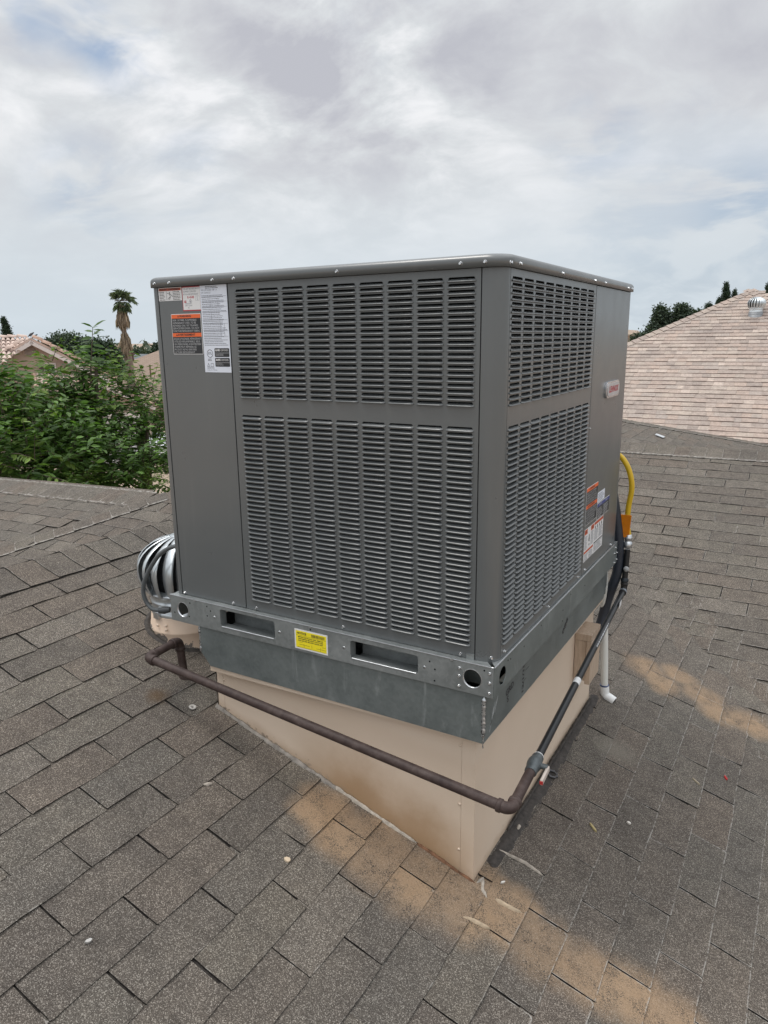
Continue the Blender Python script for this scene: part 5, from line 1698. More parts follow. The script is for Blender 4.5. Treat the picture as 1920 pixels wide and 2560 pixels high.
# ---- foliage builder
def leaf_mat(name, lo, hi, rough=0.5, trans=0.25):
    m = bpy.data.materials.new(name)
    m.use_nodes = True
    nt = m.node_tree
    b = nt.nodes["Principled BSDF"]
    ir = nd(nt, "ShaderNodeNewGeometry").outputs["Random Per Island"]
    c = ramp(nt, ir, [(0.0, lo), (0.75, hi), (1.0, tuple(min(1, k * 1.7) for k in hi))])
    nt.links.new(c, b.inputs["Base Color"])
    b.inputs["Roughness"].default_value = rough
    b.inputs["Specular IOR Level"].default_value = 0.4
    tr = nd(nt, "ShaderNodeBsdfTranslucent", {"Color": mix(nt, 1.0, c, (1.3, 1.6, .6), 'MULTIPLY')})
    mx = nd(nt, "ShaderNodeMixShader", {0: trans, 1: b.outputs[0], 2: tr.outputs[0]})
    nt.links.new(mx.outputs[0], nt.nodes["Material Output"].inputs[0])
    return m
M_LEAF = leaf_mat("mulberry leaf", (0.036, 0.078, 0.018), (0.092, 0.170, 0.036))
M_LEAFY = leaf_mat("young yellow green leaf", (0.06, 0.12, 0.02), (0.11, 0.17, 0.03))
M_LEAFD = leaf_mat("dark evergreen leaf", (0.014, 0.030, 0.018), (0.030, 0.055, 0.028), .6, .1)
M_LEAFG = leaf_mat("grey green far leaf", (0.030, 0.048, 0.034), (0.055, 0.080, 0.050), .7, .15)
M_BARK = simple("bark", (0.11, 0.085, 0.065), 0.9, var=0.3, scale=6, bmp=0.5)
LEAF = np.array([(0, 0, 0), (.20, .36, .03), (.15, .72, .0), (0, 1.0, -.10), (-.15, .72, .0), (-.20, .36, .03), (0, .40, -.05), (0, .74, -.05)])
LEAF_F = np.array([(0, 1, 6), (1, 2, 7), (1, 7, 6), (2, 3, 7), (0, 6, 5), (6, 7, 5), (5, 7, 4), (4, 7, 3)])
DIAM = np.array([(0, 0, 0), (.3, .5, .05), (0, 1, -.05), (-.3, .5, .05)])
DIAM_F = np.array([(0, 1, 2), (0, 2, 3)])
def leaves_mesh(name, P, Dv, Nv, S, mat, tpl=LEAF, tf=LEAF_F):
    """leaves at P pointing along Dv, faces towards Nv, of length S"""
    Dv = Dv / np.linalg.norm(Dv, axis=1, keepdims=True)
    X_ = np.cross(Dv, Nv)
    X_ /= np.linalg.norm(X_, axis=1, keepdims=True) + 1e-9
    Z_ = np.cross(X_, Dv)
    V = P[:, None, :] + S[:, None, None] * (tpl[None, :, 0:1] * X_[:, None, :] + tpl[None, :, 1:2] * Dv[:, None, :] + tpl[None, :, 2:3] * Z_[:, None, :])
    k = len(tpl)
    F_ = tf[None] + (np.arange(len(P)) * k)[:, None, None]
    return np_mesh(name, V.reshape(-1, 3), F_.ravel(), 3, mat, None, False)
def shoots(r_, blobs, n, leaf, per=13, L=(.35, .8), droop=.5):
    """leafy shoots filling a set of ellipsoids (centre, radii, weight)"""
    wts = np.array([b[2] for b in blobs], float)
    wts /= wts.sum()
    P, Dv, Nv, S = [], [], [], []
    stems = []
    for _ in range(n):
        c, rad, _w = blobs[r_.choice(len(blobs), p=wts)]
        d = r_.normal(size=3)
        d /= np.linalg.norm(d)
        rr_ = r_.uniform(.25, 1.0) ** .5
        p = np.array(c) + d * np.array(rad) * rr_
        g = d * .8 + np.array([0, 0, .75]) + r_.normal(0, .35, 3)
        g /= np.linalg.norm(g)
        ln = r_.uniform(*L)
        st = [p.copy()]
        q = p.copy()
        side_ = 1
        for i in range(per):
            g = g + np.array([0, 0, -.05 * droop]) + r_.normal(0, .05, 3)
            g /= np.linalg.norm(g)
            q = q + g * ln / per
            hx = np.cross(g, np.array([0, 0, 1.0]))
            hx /= np.linalg.norm(hx) + 1e-6
            dv = hx * side_ * r_.uniform(.7, 1.1) + g * r_.uniform(.2, .7) + np.array([0, 0, -droop * r_.uniform(.3, 1.1)])
            P.append(q.copy())
            Dv.append(dv)
            nv = np.array([0, 0, 1.0]) + r_.normal(0, .35, 3)
            Nv.append(nv)
            S.append(leaf * r_.uniform(.6, 1.15) * (1 - .3 * i / per))
            side_ = -side_
        st.append(q.copy())
        stems.append(st)
    return np.array(P), np.array(Dv), np.array(Nv), np.array(S), stems
def tree(name, label, cat, base, blobs, n, leaf, mat, seed, trunk_r=.12, group=None, mats2=None, per=11, L=(.26, .52), limbs=6, twig=.006):
    r_ = np.random.default_rng(seed)
    t = thing(name, label, cat, tuple(base), group)
    P, Dv, Nv, S, stems = shoots(r_, blobs, n, leaf, per, L)
    link("crown", leaves_mesh("crown", P, Dv, Nv, S, mat), t)
    if mats2:
        m2, n2, bl2 = mats2
        P, Dv, Nv, S, st2 = shoots(r_, bl2, n2, leaf * .95, per, L)
        link("young_leaves", leaves_mesh("young_leaves", P, Dv, Nv, S, m2), t)
        stems += st2
    m = MB()
    for a, b in stems[::2]:
        m.tube([a, (np.array(a) + np.array(b)) / 2 + np.array([0, 0, .02]), b], [twig, twig * .7, twig * .3], 4, caps=False)
    m.build("twigs", M_BARK, t, fix=False)
    m = MB()
    b0 = Vector(base)
    top = sum((Vector(b[0]) for b in blobs), Vector()) / len(blobs)
    fork = b0.lerp(Vector((b0.x, b0.y, top.z)), .55)
    m.tube([b0, b0.lerp(fork, .5) + Vector((.05, .03, 0)), fork], [trunk_r * 1.2, trunk_r, trunk_r * .85], 9)
    for i in range(limbs):
        c = Vector(blobs[i % len(blobs)][0]) + Vector(tuple(r_.normal(0, .25, 3)))
        m.tube([fork, fork.lerp(c, .5) + Vector((0, 0, .12)), c], [trunk_r * .6, trunk_r * .4, trunk_r * .14], 7)
    m.build("trunk", M_BARK, t, fix=False)
    return t
def bl(px, py, D, rx, rz, w=1.0, ry=None):
    c = at(px, py, D)
    return (tuple(c), (rx, ry or rx, rz), w)
def gnd(px, D):
    p = at(px, 1000, D)
    return (p.x, p.y, GZ)

# ---- leafy trees just beyond the eave on the left
tree("leafy_tree", "big leafy green tree at the left edge, highest of the trees beyond the eave", "tree", gnd(40, 10.0),
     [bl(-5, 1045, 10.0, .50, .34, 1.0), bl(105, 1095, 10.4, .45, .24, .5), bl(40, 1165, 9.8, 1.0, .52, 1.7), bl(-40, 1080, 9.5, .8, .6, .9), bl(150, 1165, 10.4, .8, .50, 1.1), bl(30, 980, 10.2, .18, .16, .2)],
     620, .155, M_LEAF, 1, .16, "leafy trees beyond the eave", (M_LEAFY, 26, [bl(85, 1000, 10.0, .35, .15), bl(80, 1175, 8.9, .2, .15), bl(20, 1090, 9.2, .6, .3)]))
tree("leafy_tree", "leafy green tree with one tall sprig standing above the tile roof", "tree", gnd(215, 11.0),
     [bl(185, 1055, 11.0, .40, .34, 1.0), bl(192, 990, 11.2, .22, .20, .45), bl(225, 1150, 10.6, .9, .60, 1.9), bl(160, 1070, 11.2, .5, .3, .6), bl(226, 925, 11, .08, .12, .14)],
     470, .155, M_LEAF, 2, .14, "leafy trees beyond the eave", (M_LEAFY, 14, [bl(128, 925, 10.8, .10, .14), bl(205, 1015, 10.5, .3, .3)]))
sp0 = at(222, 880, 11.0)
tree("leafy_tree", "broad leafy green tree beside the unit's left edge", "tree", gnd(345, 11.5),
     [bl(320, 1040, 11.6, .26, .22, .4), bl(288, 985, 11.8, .16, .24, .35), bl(385, 1030, 11.4, .28, .26, .6), bl(330, 1150, 11.0, 1.0, .40, 1.2), bl(395, 1140, 11.0, .6, .55, .7), bl(270, 1160, 10.6, .7, .5, .9)],
     330, .150, M_LEAF, 3, .14, "leafy trees beyond the eave", (M_LEAFY, 34, [bl(380, 980, 11.2, .18, .18), bl(300, 935, 11.4, .10, .10), bl(410, 1040, 11, .25, .3)]))
# sprig
r_ = np.random.default_rng(9)
t = bpy.data.objects["leafy_tree.001"]
a_, b_ = np.array(at(228, 905, 10.9)), np.array(at(232, 818, 10.9))
P, Dv, Nv, S = [], [], [], []
for i in range(15):
    q = a_ + (b_ - a_) * i / 14
    sgn = 1 if i % 2 else -1
    P.append(q)
    Dv.append(np.array(RIGHT) * sgn * r_.uniform(.7, 1.1) + np.array([0, 0, r_.uniform(-.25, .35)]) + r_.normal(0, .2, 3))
    Nv.append(np.array([0, -.4, 1]) + r_.normal(0, .3, 3))
    S.append(.21 * (1 - .25 * i / 15))
P.append(b_)
Dv.append(np.array(RIGHT) * .9 + np.array([0, 0, .55]))
Nv.append(np.array([0, -.5, 1.0]))
S.append(.21)
link("sprig", leaves_mesh("sprig", np.array(P), np.array(Dv), np.array(Nv), np.array(S), M_LEAF), t)
MB().tube([at(226, 960, 10.9), at(228, 905, 10.9), at(232, 818, 10.9)], [.012, .009, .004], 5).build("sprig_stem", M_BARK, t, fix=False)
# low bushes by the eave
for i, (px, py, D, rx, rz, n_, lab) in enumerate(((365, 1218, 10.0, .40, .14, 90, "low yellow green bush showing just above the eave beside the unit"),
                                                  (150, 1212, 9.4, .45, .12, 80, "low bright bush behind the eave under the leafy trees"))):
    r_ = np.random.default_rng(50 + i)
    b = thing("bush", lab, "bush", gnd(px, D))
    P, Dv, Nv, S, st = shoots(r_, [bl(px, py, D, rx, rz), bl(px, py + 60, D, rx, .5)], n_ * 2, .055, 12, (.15, .3), .3)
    link("crown", leaves_mesh("crown", P, Dv, Nv, S, M_LEAFY), b)
    g_ = Vector(gnd(px, D))
    top = at(px, py + 60, D)
    m = MB()
    for k in range(4):
        m.tube([g_ + Vector((.1 * k - .15, 0, 0)), top + Vector((.25 * k - .37, 0, 0))], [.03, .012], 5)
    m.build("stem", M_BARK, b, fix=False)

# ---- tile roofed house on the left
D0 = 38.0
SCL = D0 / F_PX * 1.0
O, RR, DD = basis(72, 851, D0)
def hp(px, py, dep=0.0):
    """point on the gable front plane seen at the pixel, pushed back by dep metres"""
    d = FWD + RIGHT * ((px - 960) / F_PX) - UP * ((py - 1280) / F_PX)
    t_ = (O - CAM).dot(DD) / d.dot(DD)
    return CAM + d * t_ + DD * dep
M_STUCCO = simple("beige stucco", (0.42, 0.335, 0.275), 0.9, var=0.05, scale=2, bmp=0.2, bscale=30)
M_TRIM = simple("off white fascia", (0.66, 0.60, 0.57), 0.6, var=0.05)
M_TILE = simple("terracotta tile", (0.52, 0.36, 0.28), 0.8, var=0.35, scale=2.2)
M_TILEP = simple("pale pink tile", (0.56, 0.44, 0.38), 0.8, var=0.3, scale=2.2)
house = thing("tile_roof_house", "beige stucco gable house with terracotta tile roof behind the leafy trees", "house", (O.x, O.y, GZ))
pk, le_, re_ = hp(78, 853), hp(-45, 925), hp(275, 952)
def drop(p):
    return Vector((p.x, p.y, GZ))
b6 = DD * 9
m = MB()
m.add([tuple(x) for x in (drop(le_), le_, pk, re_, drop(re_), drop(le_) + b6, le_ + b6, pk + b6, re_ + b6, drop(re_) + b6)],
      [(0, 4, 3, 2, 1), (5, 6, 7, 8, 9), (4, 9, 8, 3), (0, 1, 6, 5)])
m.build("wall", M_STUCCO, house, fix=False)
upv = Vector((0, 0, 1))
def roof_slab(a, b, mat=M_TILEP, th=.12, back=9.4, over=.45, name="roof"):
    f0 = -DD * over
    v = [a + f0, b + f0, b + DD * back, a + DD * back]
    v += [q - upv * th for q in v]
    return MB().add([tuple(q) for q in v], [(0, 1, 2, 3), (7, 6, 5, 4), (0, 4, 5, 1), (1, 5, 6, 2), (2, 6, 7, 3), (3, 7, 4, 0)]).build(name, mat, house, fix=False)
pk2 = pk + upv * .16
rs_l = roof_slab(le_ + upv * .16 + (le_ - pk).normalized() * .3, pk2)
rs_r = roof_slab(pk2, re_ + upv * .16 + (re_ - pk).normalized() * .3)
m = MB()
for a, b in ((le_ + (le_ - pk).normalized() * .3, pk), (pk, re_ + (re_ - pk).normalized() * .3)):
    n_ = (b - a).normalized().cross(DD)
    if n_.z < 0:
        n_ = -n_
    v = []
    for q in (a, b):
        for k, w_ in ((-.47, 0), (-.47, -.17), (-.42, 0), (-.42, -.17)):
            v.append(q + DD * k + n_ * w_ + upv * .03)
    m.add([tuple(q) for q in v], [(0, 4, 5, 1), (2, 3, 7, 6), (0, 2, 6, 4), (1, 5, 7, 3)])
m.build("fascia", M_TRIM, house, fix=False)
def barrel(a, b, r, mat, parent, n=10, name="tile", gap=.02):
    """row of half round tiles laid end to end from a (low) to b (high), each lapping the one below"""
    L = (b - a).length
    d = (b - a) / L
    xs = d.cross(upv).normalized()
    ns = xs.cross(d).normalized()
    k = int(L / .40)
    me = None
    for i in range(k):
        p = a + d * (.40 * i)
        if me is None:
            v, f = [], []
            for y, rr_, dz in ((0, r, .035), (.43, r * .84, 0)):
                for q in range(7):
                    an = math.pi * q / 6
                    v.append((rr_ * math.cos(an), y, rr_ * math.sin(an) + dz))
            for q in range(6):
                f.append((q, q + 1, q + 8, q + 7))
            f.append(tuple(range(6, -1, -1)))
            me = MB().add(v, f, 0, True).mesh(name, mat)
        o = bpy.data.objects.new(name, me)
        COL.objects.link(o)
        o.parent = parent
        o.matrix_parent_inverse = pinv(parent)
        o.matrix_basis = Matrix(((xs.x, d.x, ns.x, p.x), (xs.y, d.y, ns.y, p.y), (xs.z, d.z, ns.z, p.z), (0, 0, 0, 1)))
fo = -DD * .40
barrel(re_ + upv * .20 + (re_ - pk).normalized() * .3 + fo, pk2 + fo + upv * .04, .155, M_TILE, rs_r)
barrel(le_ + upv * .20 + (le_ - pk).normalized() * .3 + fo, pk2 + fo + upv * .04, .145, M_TILEP, rs_l)
# left part of the main roof: a slope facing the viewer behind the gable's left rake
ra, rb_ = hp(-160, 851, 1.0), hp(76, 846, 1.0)
dwn = (-DD * 3.6 - upv * 1.5)
v = [ra, rb_, rb_ + dwn * .9 - RR * 1.7, ra + dwn * .9]
sl_ = MB().add([tuple(q) for q in v], [(3, 2, 1, 0)]).build("roof", M_TILEP, house, fix=False)
V, F_ = [], []
o_ = 0
lst = []
for c_ in range(26):
    base_ = rb_ - RR * (.14 + .20 * c_)
    for k in range(9):
        s0 = k * .40
        p0_, p1_ = base_ + dwn.normalized() * (s0 + .44), base_ + dwn.normalized() * s0
        lim = (c_ * .20 + .2) / 1.7 * 3.6
        if s0 > lim:
            break
        d = (p1_ - p0_).normalized()
        xs = d.cross(upv).normalized()
        ns = xs.cross(d)
        vv = []
        for y, r2, dz in ((0, .085, .05), (.44, .075, .01)):
            for q in range(5):
                an = math.pi * q / 4
                vv.append(p0_ + d * y + xs * (r2 * math.cos(an)) + ns * (r2 * math.sin(an) + dz))
        V += [tuple(q) for q in vv]
        F_ += [(o_ + q, o_ + q + 1, o_ + q + 6, o_ + q + 5) for q in range(4)]
        o_ += 10
tag(MB().add(V, F_, 0, True).build("tiles", M_TILEP, sl_, fix=False), kind="stuff")
barrel(ra + upv * .05, rb_ + upv * .05, .13, M_TILEP, sl_, name="ridge_tile")
# octagonal vent
vc = hp(75, 877)
oct_ = [(math.cos(R(22.5 + 45 * i)) * .27, math.sin(R(22.5 + 45 * i)) * .27) for i in range(8)]
fn8 = lambda u, v, w_: tuple(vc + RR * u + upv * v - DD * w_)
vo = MB().prism([(a * 1.22, b * 1.22) for a, b in oct_], fn8, 0.0, 0.05, 0, [oct_]).build("gable_vent", M_STUCCO, house)
for i in range(7):
    z = -.20 + .068 * i
    wd = min(.25, .36 - abs(z) * .55)
    MB().obox(vc + upv * z - DD * .02, RR, (DD * .6 + upv * .8).normalized(), (upv * .6 - DD * .8).normalized(), wd, .035, .006).build("vent_slat", simple("pale slat", (.46, .38, .33), .8), vo)
MB().prism(oct_, fn8, .001, .004).build("vent_back", M_DARK, vo)
# window, flue stub
wc = hp(127, 935)
fw_ = lambda u, v, w_: tuple(wc + RR * u + upv * v - DD * w_)
wf = MB().prism(rect(-.26, -.45, .26, .50), fw_, 0, .05, 0, [rect(-.20, -.39, .20, .43)]).build("window", M_TRIM, house)
MB().prism(rect(-.20, -.39, .20, .43), fw_, .005, .012).build("pane", simple("dark green window glass", (.03, .05, .045), .1, spec=.8), wf)
fcx = hp(104, 918)
MB().obox(fcx - DD * .12 - upv * .22, RR, DD, upv, .06, .06, .22).obox(fcx - DD * .15, RR, (DD * .8 + upv * .3).normalized(), (upv * .8 - DD * .3).normalized(), .11, .12, .03).build("flue_hood", simple("dark flue", (.09, .06, .06), .7), house)
# lower porch roofs in front
pl, pr_ = hp(84, 962), hp(222, 968)
q_ = [pl - DD * 2.6, pr_ - DD * 2.6, pr_ + DD * .1 + upv * .55, pl + DD * .1 + upv * .55]
lo_r = MB().add([tuple(x) for x in q_] + [tuple(x - upv * .12) for x in q_], [(0, 1, 2, 3), (4, 5, 1, 0), (5, 6, 2, 1), (7, 4, 0, 3)]).build("roof", M_TILEP, house, fix=False)
for i in range(16):
    a = q_[0].lerp(q_[1], (i + .5) / 16)
    b = q_[3].lerp(q_[2], (i + .5) / 16)
    barrel(a + upv * .02, b + upv * .02, .085, M_TILEP if i % 3 else M_TILE, lo_r)
# lower right gable with its own rake
g2p, g2l, g2r = hp(240, 958) - DD * 3, hp(205, 975) - DD * 3, hp(352, 1006) - DD * 3
m = MB()
m.add([tuple(x) for x in (drop(g2l), g2l, g2p, g2r, drop(g2r), drop(g2l) + DD * 3, g2l + DD * 3, g2p + DD * 3, g2r + DD * 3, drop(g2r) + DD * 3)], [(0, 4, 3, 2, 1), (4, 9, 8, 3), (0, 1, 6, 5)])
m.build("wall", M_STUCCO, house, fix=False)
for a, b in ((g2l, g2p), (g2r, g2p)):
    e = (a - b).normalized() * .25
    v = [a + e - DD * .35, b - DD * .35, b + DD * 3, a + e + DD * 3]
    rs2 = MB().add([tuple(q + upv * .12) for q in v] + [tuple(q - upv * .03) for q in v], [(0, 1, 2, 3), (7, 6, 5, 4), (0, 4, 5, 1), (2, 6, 7, 3), (3, 7, 4, 0)], 0)
    rs2.m = [0, 1, 1, 1, 1]
    rs2 = rs2.build("roof", [M_TILEP, M_TRIM], house, fix=False)
    barrel(a + e + upv * .14 - DD * .3, b + upv * .14 - DD * .3, .14, M_TILE, rs2)
gt = hp(262, 1024) - DD * 3.05
gdr = MB().obox(gt - upv * 1.15, RR, DD, upv, 1.25, .03, 1.1).build("garage_door", simple("white garage door", (.62, .60, .58), .6), house)
MB().obox(gt, RR, DD, upv, 1.4, .06, .07).build("door_trim", M_TRIM, house)

# pigeons on the ridge
def bird(px, py, label, flip):
    c = hp(px, py, 1.0)
    s_ = -1 if flip else 1
    m = MB()
    ax = (RR * s_ * .8 + upv * .55).normalized()
    prof = [(-.17, .012), (-.12, .02), (-.05, .050), (.02, .062), (.08, .045), (.11, .030), (.145, .032), (.165, .022), (.185, .004)]
    m.tube([c + ax * a for a, _ in prof], [r for _, r in prof], 8)
    m.tube([c - upv * .03 + RR * .01, c - upv * .12 + RR * .01], .006, 5)
    m.tube([c - upv * .03 - RR * .02, c - upv * .12 - RR * .02], .006, 5)
    tag(m.build("pigeon", simple("dark pigeon", (.05, .05, .055), .7), None, fix=False), label, "bird", "pigeons on the tile roof")
bird(77, 836, "dark pigeon leaning right on the ridge of the tile roof, upper one of the pair", False)
bird(86, 841, "dark pigeon at the gable peak, lower one of the pair", False)
bird(110, 852, "lone dark pigeon lower down the right rake of the tile roof", False)

# ---- roofs farther off
def simple_house(name, label, pts, D_, mat, wallmat, depth=8):
    O2, R2, D2 = basis(pts[0][0], pts[0][1], D_)
    def hp2(px, py, dep=0.0):
        d = FWD + RIGHT * ((px - 960) / F_PX) - UP * ((py - 1280) / F_PX)
        return CAM + d * ((O2 - CAM).dot(D2) / d.dot(D2)) + D2 * dep
    t = thing(name, label, "house", (O2.x, O2.y, GZ))
    a, b, c, d = [hp2(px, py, dep) for px, py, dep in pts]
    MB().add([tuple(q) for q in (a, b, c, d)] + [tuple(q - upv * .15) for q in (a, b, c, d)], [(0, 1, 2, 3), (4, 7, 6, 5), (0, 4, 5, 1), (1, 5, 6, 2), (2, 6, 7, 3), (3, 7, 4, 0)]).build("roof", mat, t, fix=False)
    f0, f1 = (d, c)
    MB().add([tuple(q) for q in (drop(f0) + D2, f0 + D2 * .4, f1 + D2 * .4, drop(f1) + D2, drop(f0) + D2 * depth, f0 + D2 * depth, f1 + D2 * depth, drop(f1) + D2 * depth)],
             [(0, 3, 2, 1), (4, 5, 6, 7), (0, 1, 5, 4), (3, 7, 6, 2)]).build("wall", wallmat, t, fix=False)
    return t, hp2
def band_shingle(name, c0, c1, sc):
    m, nt, b = newmat(name)
    p = pos_of(nt)
    br = nd(nt, "ShaderNodeTexBrick", {"Scale": sc, "Color1": (*c0, 1), "Color2": (*c1, 1), "Mortar": tuple(c * .6 for c in c0) + (1,), "Mortar Size": .03, "Row Height": .25, "Brick Width": .6})
    sp = nd(nt, "ShaderNodeSeparateXYZ", {0: p})
    cv = nd(nt, "ShaderNodeCombineXYZ", {0: mth(nt, 'ADD', sp.outputs[0], sp.outputs[1]), 1: mth(nt, 'MULTIPLY', sp.outputs[2], 2.5)})
    nt.links.new(cv.outputs[0], br.inputs["Vector"])
    nt.links.new(mix(nt, .5, br.outputs[0], ramp(nt, noise(nt, p, 3, 6, .7), [(.3, c0), (.7, c1)])), b.inputs["Base Color"])
    b.inputs["Roughness"].default_value = .9
    return m
t, h2 = simple_house("shingle_house", "far house with a light brown shingle roof behind the palm trunk",
                     [(270, 930, 5.0), (470, 862, 9.0), (520, 1000, 0.0), (250, 1000, 0.0)], 50.0, band_shingle("brown far shingle", (.24, .175, .135), (.31, .235, .185), 1.5), M_STUCCO)
m = MB()
v0 = h2(338, 905, 4.5)
m.tube([v0 - upv * .1, v0 + upv * .35], .10, 8).tube([v0 + upv * .35, v0 + upv * .50], .17, 8)
m.build("flue", simple("brown flue", (.12, .07, .06), .7), t, fix=False)
v0 = h2(383, 950, 2.5)
MB().tube([v0 - upv * .1, v0 + upv * .9], .05, 8).build("vent_pipe", simple("brown vent pipe", (.16, .10, .08), .7), t, fix=False)
simple_house("shingle_house", "farthest house with a slate grey roof right of the palm trunk",
             [(340, 886, 3.0), (372, 887, 3.0), (460, 905, 0.0), (295, 912, 0.0)], 72.0, band_shingle("slate far shingle", (.11, .125, .14), (.16, .175, .19), 1.5), M_STUCCO)

# ---- palm
PD = 52.0
def pp(px, py, dep=0):
    O2, R2, D2 = basis(310, 850, PD)
    d = FWD + RIGHT * ((px - 960) / F_PX) - UP * ((py - 1280) / F_PX)
    return CAM + d * ((O2 - CAM).dot(D2) / d.dot(D2)) + D2 * dep
_o, PR, PDp = basis(310, 850, PD)
palm = thing("palm_tree", "tall fan palm with shaggy dead frond skirts rising above the rooftops", "palm tree", (_o.x, _o.y, GZ))
M_PTRUNK = simple("palm trunk", (0.19, 0.145, 0.115), 0.9, var=.3, scale=5, bmp=.5)
M_DEAD = leaf_mat("dead palm frond", (0.20, 0.155, 0.115), (0.34, 0.27, 0.20), .85, .1)
M_PALM = leaf_mat("palm frond", (0.075, 0.100, 0.060), (0.125, 0.160, 0.092), .55, .15)
bt = pp(324, 915)
MB().tube([(bt.x, bt.y, GZ), tuple(bt), tuple(pp(316, 868)), tuple(pp(311, 838)), tuple(pp(310, 815)), tuple(pp(306, 790)), tuple(pp(305, 755))], [.30, .26, .22, .16, .13, .13, .16], 10).build("trunk", M_PTRUNK, palm, fix=False)
r_ = np.random.default_rng(77)
def skirt(pts, n, name):
    """dead fronds hanging round the trunk; pts = (px, py, half width px)"""
    P, Dv, Nv, S = [], [], [], []
    for _ in range(n):
        u = r_.uniform(0, len(pts) - 1.001)
        i = int(u)
        k = u - i
        px = pts[i][0] * (1 - k) + pts[i + 1][0] * k
        py = pts[i][1] * (1 - k) + pts[i + 1][1] * k
        hw2 = (pts[i][2] * (1 - k) + pts[i + 1][2] * k) / F_PX * PD
        a = r_.uniform(0, 2 * math.pi)
        rad = hw2 * r_.uniform(.45, .95)
        o = np.array(PR) * math.cos(a) + np.array(PDp) * math.sin(a)
        P.append(np.array(pp(px, py)) + o * rad + np.array([0, 0, .25]))
        Dv.append(o * .10 + np.array([0, 0, -1.0]) + r_.normal(0, .10, 3))
        Nv.append(o + r_.normal(0, .2, 3))
        S.append(r_.uniform(.45, .85))
    tp = DIAM.copy()
    tp[:, 0] *= .30
    return link(name, leaves_mesh(name, np.array(P), np.array(Dv), np.array(Nv), np.array(S), M_DEAD, tp, DIAM_F), palm)
skirt([(304, 772, 6), (305, 785, 10), (306, 797, 14), (307, 803, 14), (308, 810, 7)], 420, "dead_frond_skirt")
skirt([(311, 838, 8), (313, 850, 10), (313, 862, 14), (314, 873, 14), (311, 878, 7)], 360, "dead_frond_skirt")
ct = np.array(pp(305, 752))
M_PAL_F = DIAM.copy()
for i in range(36):
    el = R(r_.uniform(-42, 85))
    az = r_.uniform(0, 2 * math.pi)
    o = (np.array(PR) * math.cos(az) + np.array(PDp) * math.sin(az)) * math.cos(el) + np.array([0, 0, math.sin(el)])
    L = r_.uniform(.28, .68)
    tip = ct + o * L + np.array([0, 0, -.05])
    P, Dv, Nv, S = [], [], [], []
    sidev = np.cross(o, np.array([0, 0, 1.0]))
    sidev /= np.linalg.norm(sidev) + 1e-6
    for k in range(17):
        a = R(-75 + 150 * k / 16)
        dv = o * math.cos(a) + sidev * math.sin(a) + np.array([0, 0, -.35 - .2 * abs(math.sin(a))])
        P.append(tip)
        Dv.append(dv)
        Nv.append(np.array([0, 0, 1.0]) + o * .3)
        S.append(r_.uniform(.36, .58))
    tp = DIAM.copy()
    tp[:, 0] *= .14
    tp[2, 2] = -.22
    fr_o = link("frond", leaves_mesh("frond", np.array(P), np.array(Dv), np.array(Nv), np.array(S), M_PALM, tp, DIAM_F), palm)
m = MB()
for i in range(14):
    az = 2 * math.pi * i / 14
    o = np.array(PR) * math.cos(az) + np.array(PDp) * math.sin(az)
    m.tube([ct, ct + o * .25 + np.array([0, 0, .05]), ct + o * .48 + np.array([0, 0, -.02])], [.03, .02, .012], 4, caps=False)
m.build("frond_stalks", M_PTRUNK, palm, fix=False)

# ---- far trees
def far_tree(name, label, blobs, D_, mat, n, leaf, seed, group="far trees between the roofs", base=None, up=.0):
    r2 = np.random.default_rng(seed)
    bl_ = [bl(px, py, D_, rx / F_PX * D_, rz / F_PX * D_, w_) for px, py, rx, rz, w_ in blobs]
    g_ = gnd(base if base is not None else blobs[0][0], D_)
    t = thing(name, label, "tree", g_, group)
    P, Dv, Nv, S = [], [], [], []
    wts = np.array([b[2] for b in bl_])
    wts = wts / wts.sum()
    for _ in range(n):
        c, rad, _w = bl_[r2.choice(len(bl_), p=wts)]
        d = r2.normal(size=3)
        d /= np.linalg.norm(d)
        cl = np.array(c) + d * np.array(rad) * r2.uniform(.55, 1.0)
        for _k in range(9):
            P.append(cl + r2.normal(0, leaf * .8, 3))
            Dv.append(d * .6 + r2.normal(0, .6, 3) + np.array([0, 0, up]))
            Nv.append(np.array([0, 0, .8]) + d * .5 + r2.normal(0, .4, 3))
            S.append(leaf * r2.uniform(.6, 1.3))
    link("crown", leaves_mesh("crown", np.array(P), np.array(Dv), np.array(Nv), np.array(S), mat, DIAM, DIAM_F), t)
    m = MB()
    c = Vector(bl_[0][0])
    m.tube([Vector(g_), Vector(g_).lerp(c, .6), c], [.22, .17, .06], 7)
    for b in bl_[1:]:
        m.tube([Vector(g_).lerp(c, .6), Vector(g_).lerp(c, .6).lerp(Vector(b[0]), .6) + upv * .2, Vector(b[0])], [.10, .07, .03], 5)
    m.build("trunk", M_BARK, t, fix=False)
    return t
far_tree("bushy_tree", "dark bushy tree behind the tile roof's right rake", [(165, 868, 45, 30, 1.4), (135, 875, 28, 22, .7), (205, 880, 34, 26, .8), (170, 905, 60, 30, 1)], 56, M_LEAFG, 1700, .18, 201)
far_tree("round_pine", "dense rounded dark green tree left of the palm", [(248, 895, 40, 38, 1.6), (275, 912, 24, 28, .8), (225, 915, 40, 30, .8), (250, 935, 50, 26, .9)], 48, M_LEAFD, 2000, .20, 202)
far_tree("cypress", "slim dark cypress standing behind the tile roof's ridge at the left edge", [(20, 850, 11, 18, 1), (17, 832, 8, 16, .8), (13, 815, 5, 14, .4), (9, 803, 2.5, 8, .15)], 60, M_LEAFD, 900, .09, 203, "cypresses on the skyline", up=1.2)
far_tree("bushy_tree", "small tree on the skyline right of the palm trunk", [(338, 886, 14, 12, 1), (325, 893, 10, 8, .5)], 85, M_LEAFG, 260, .25, 204)
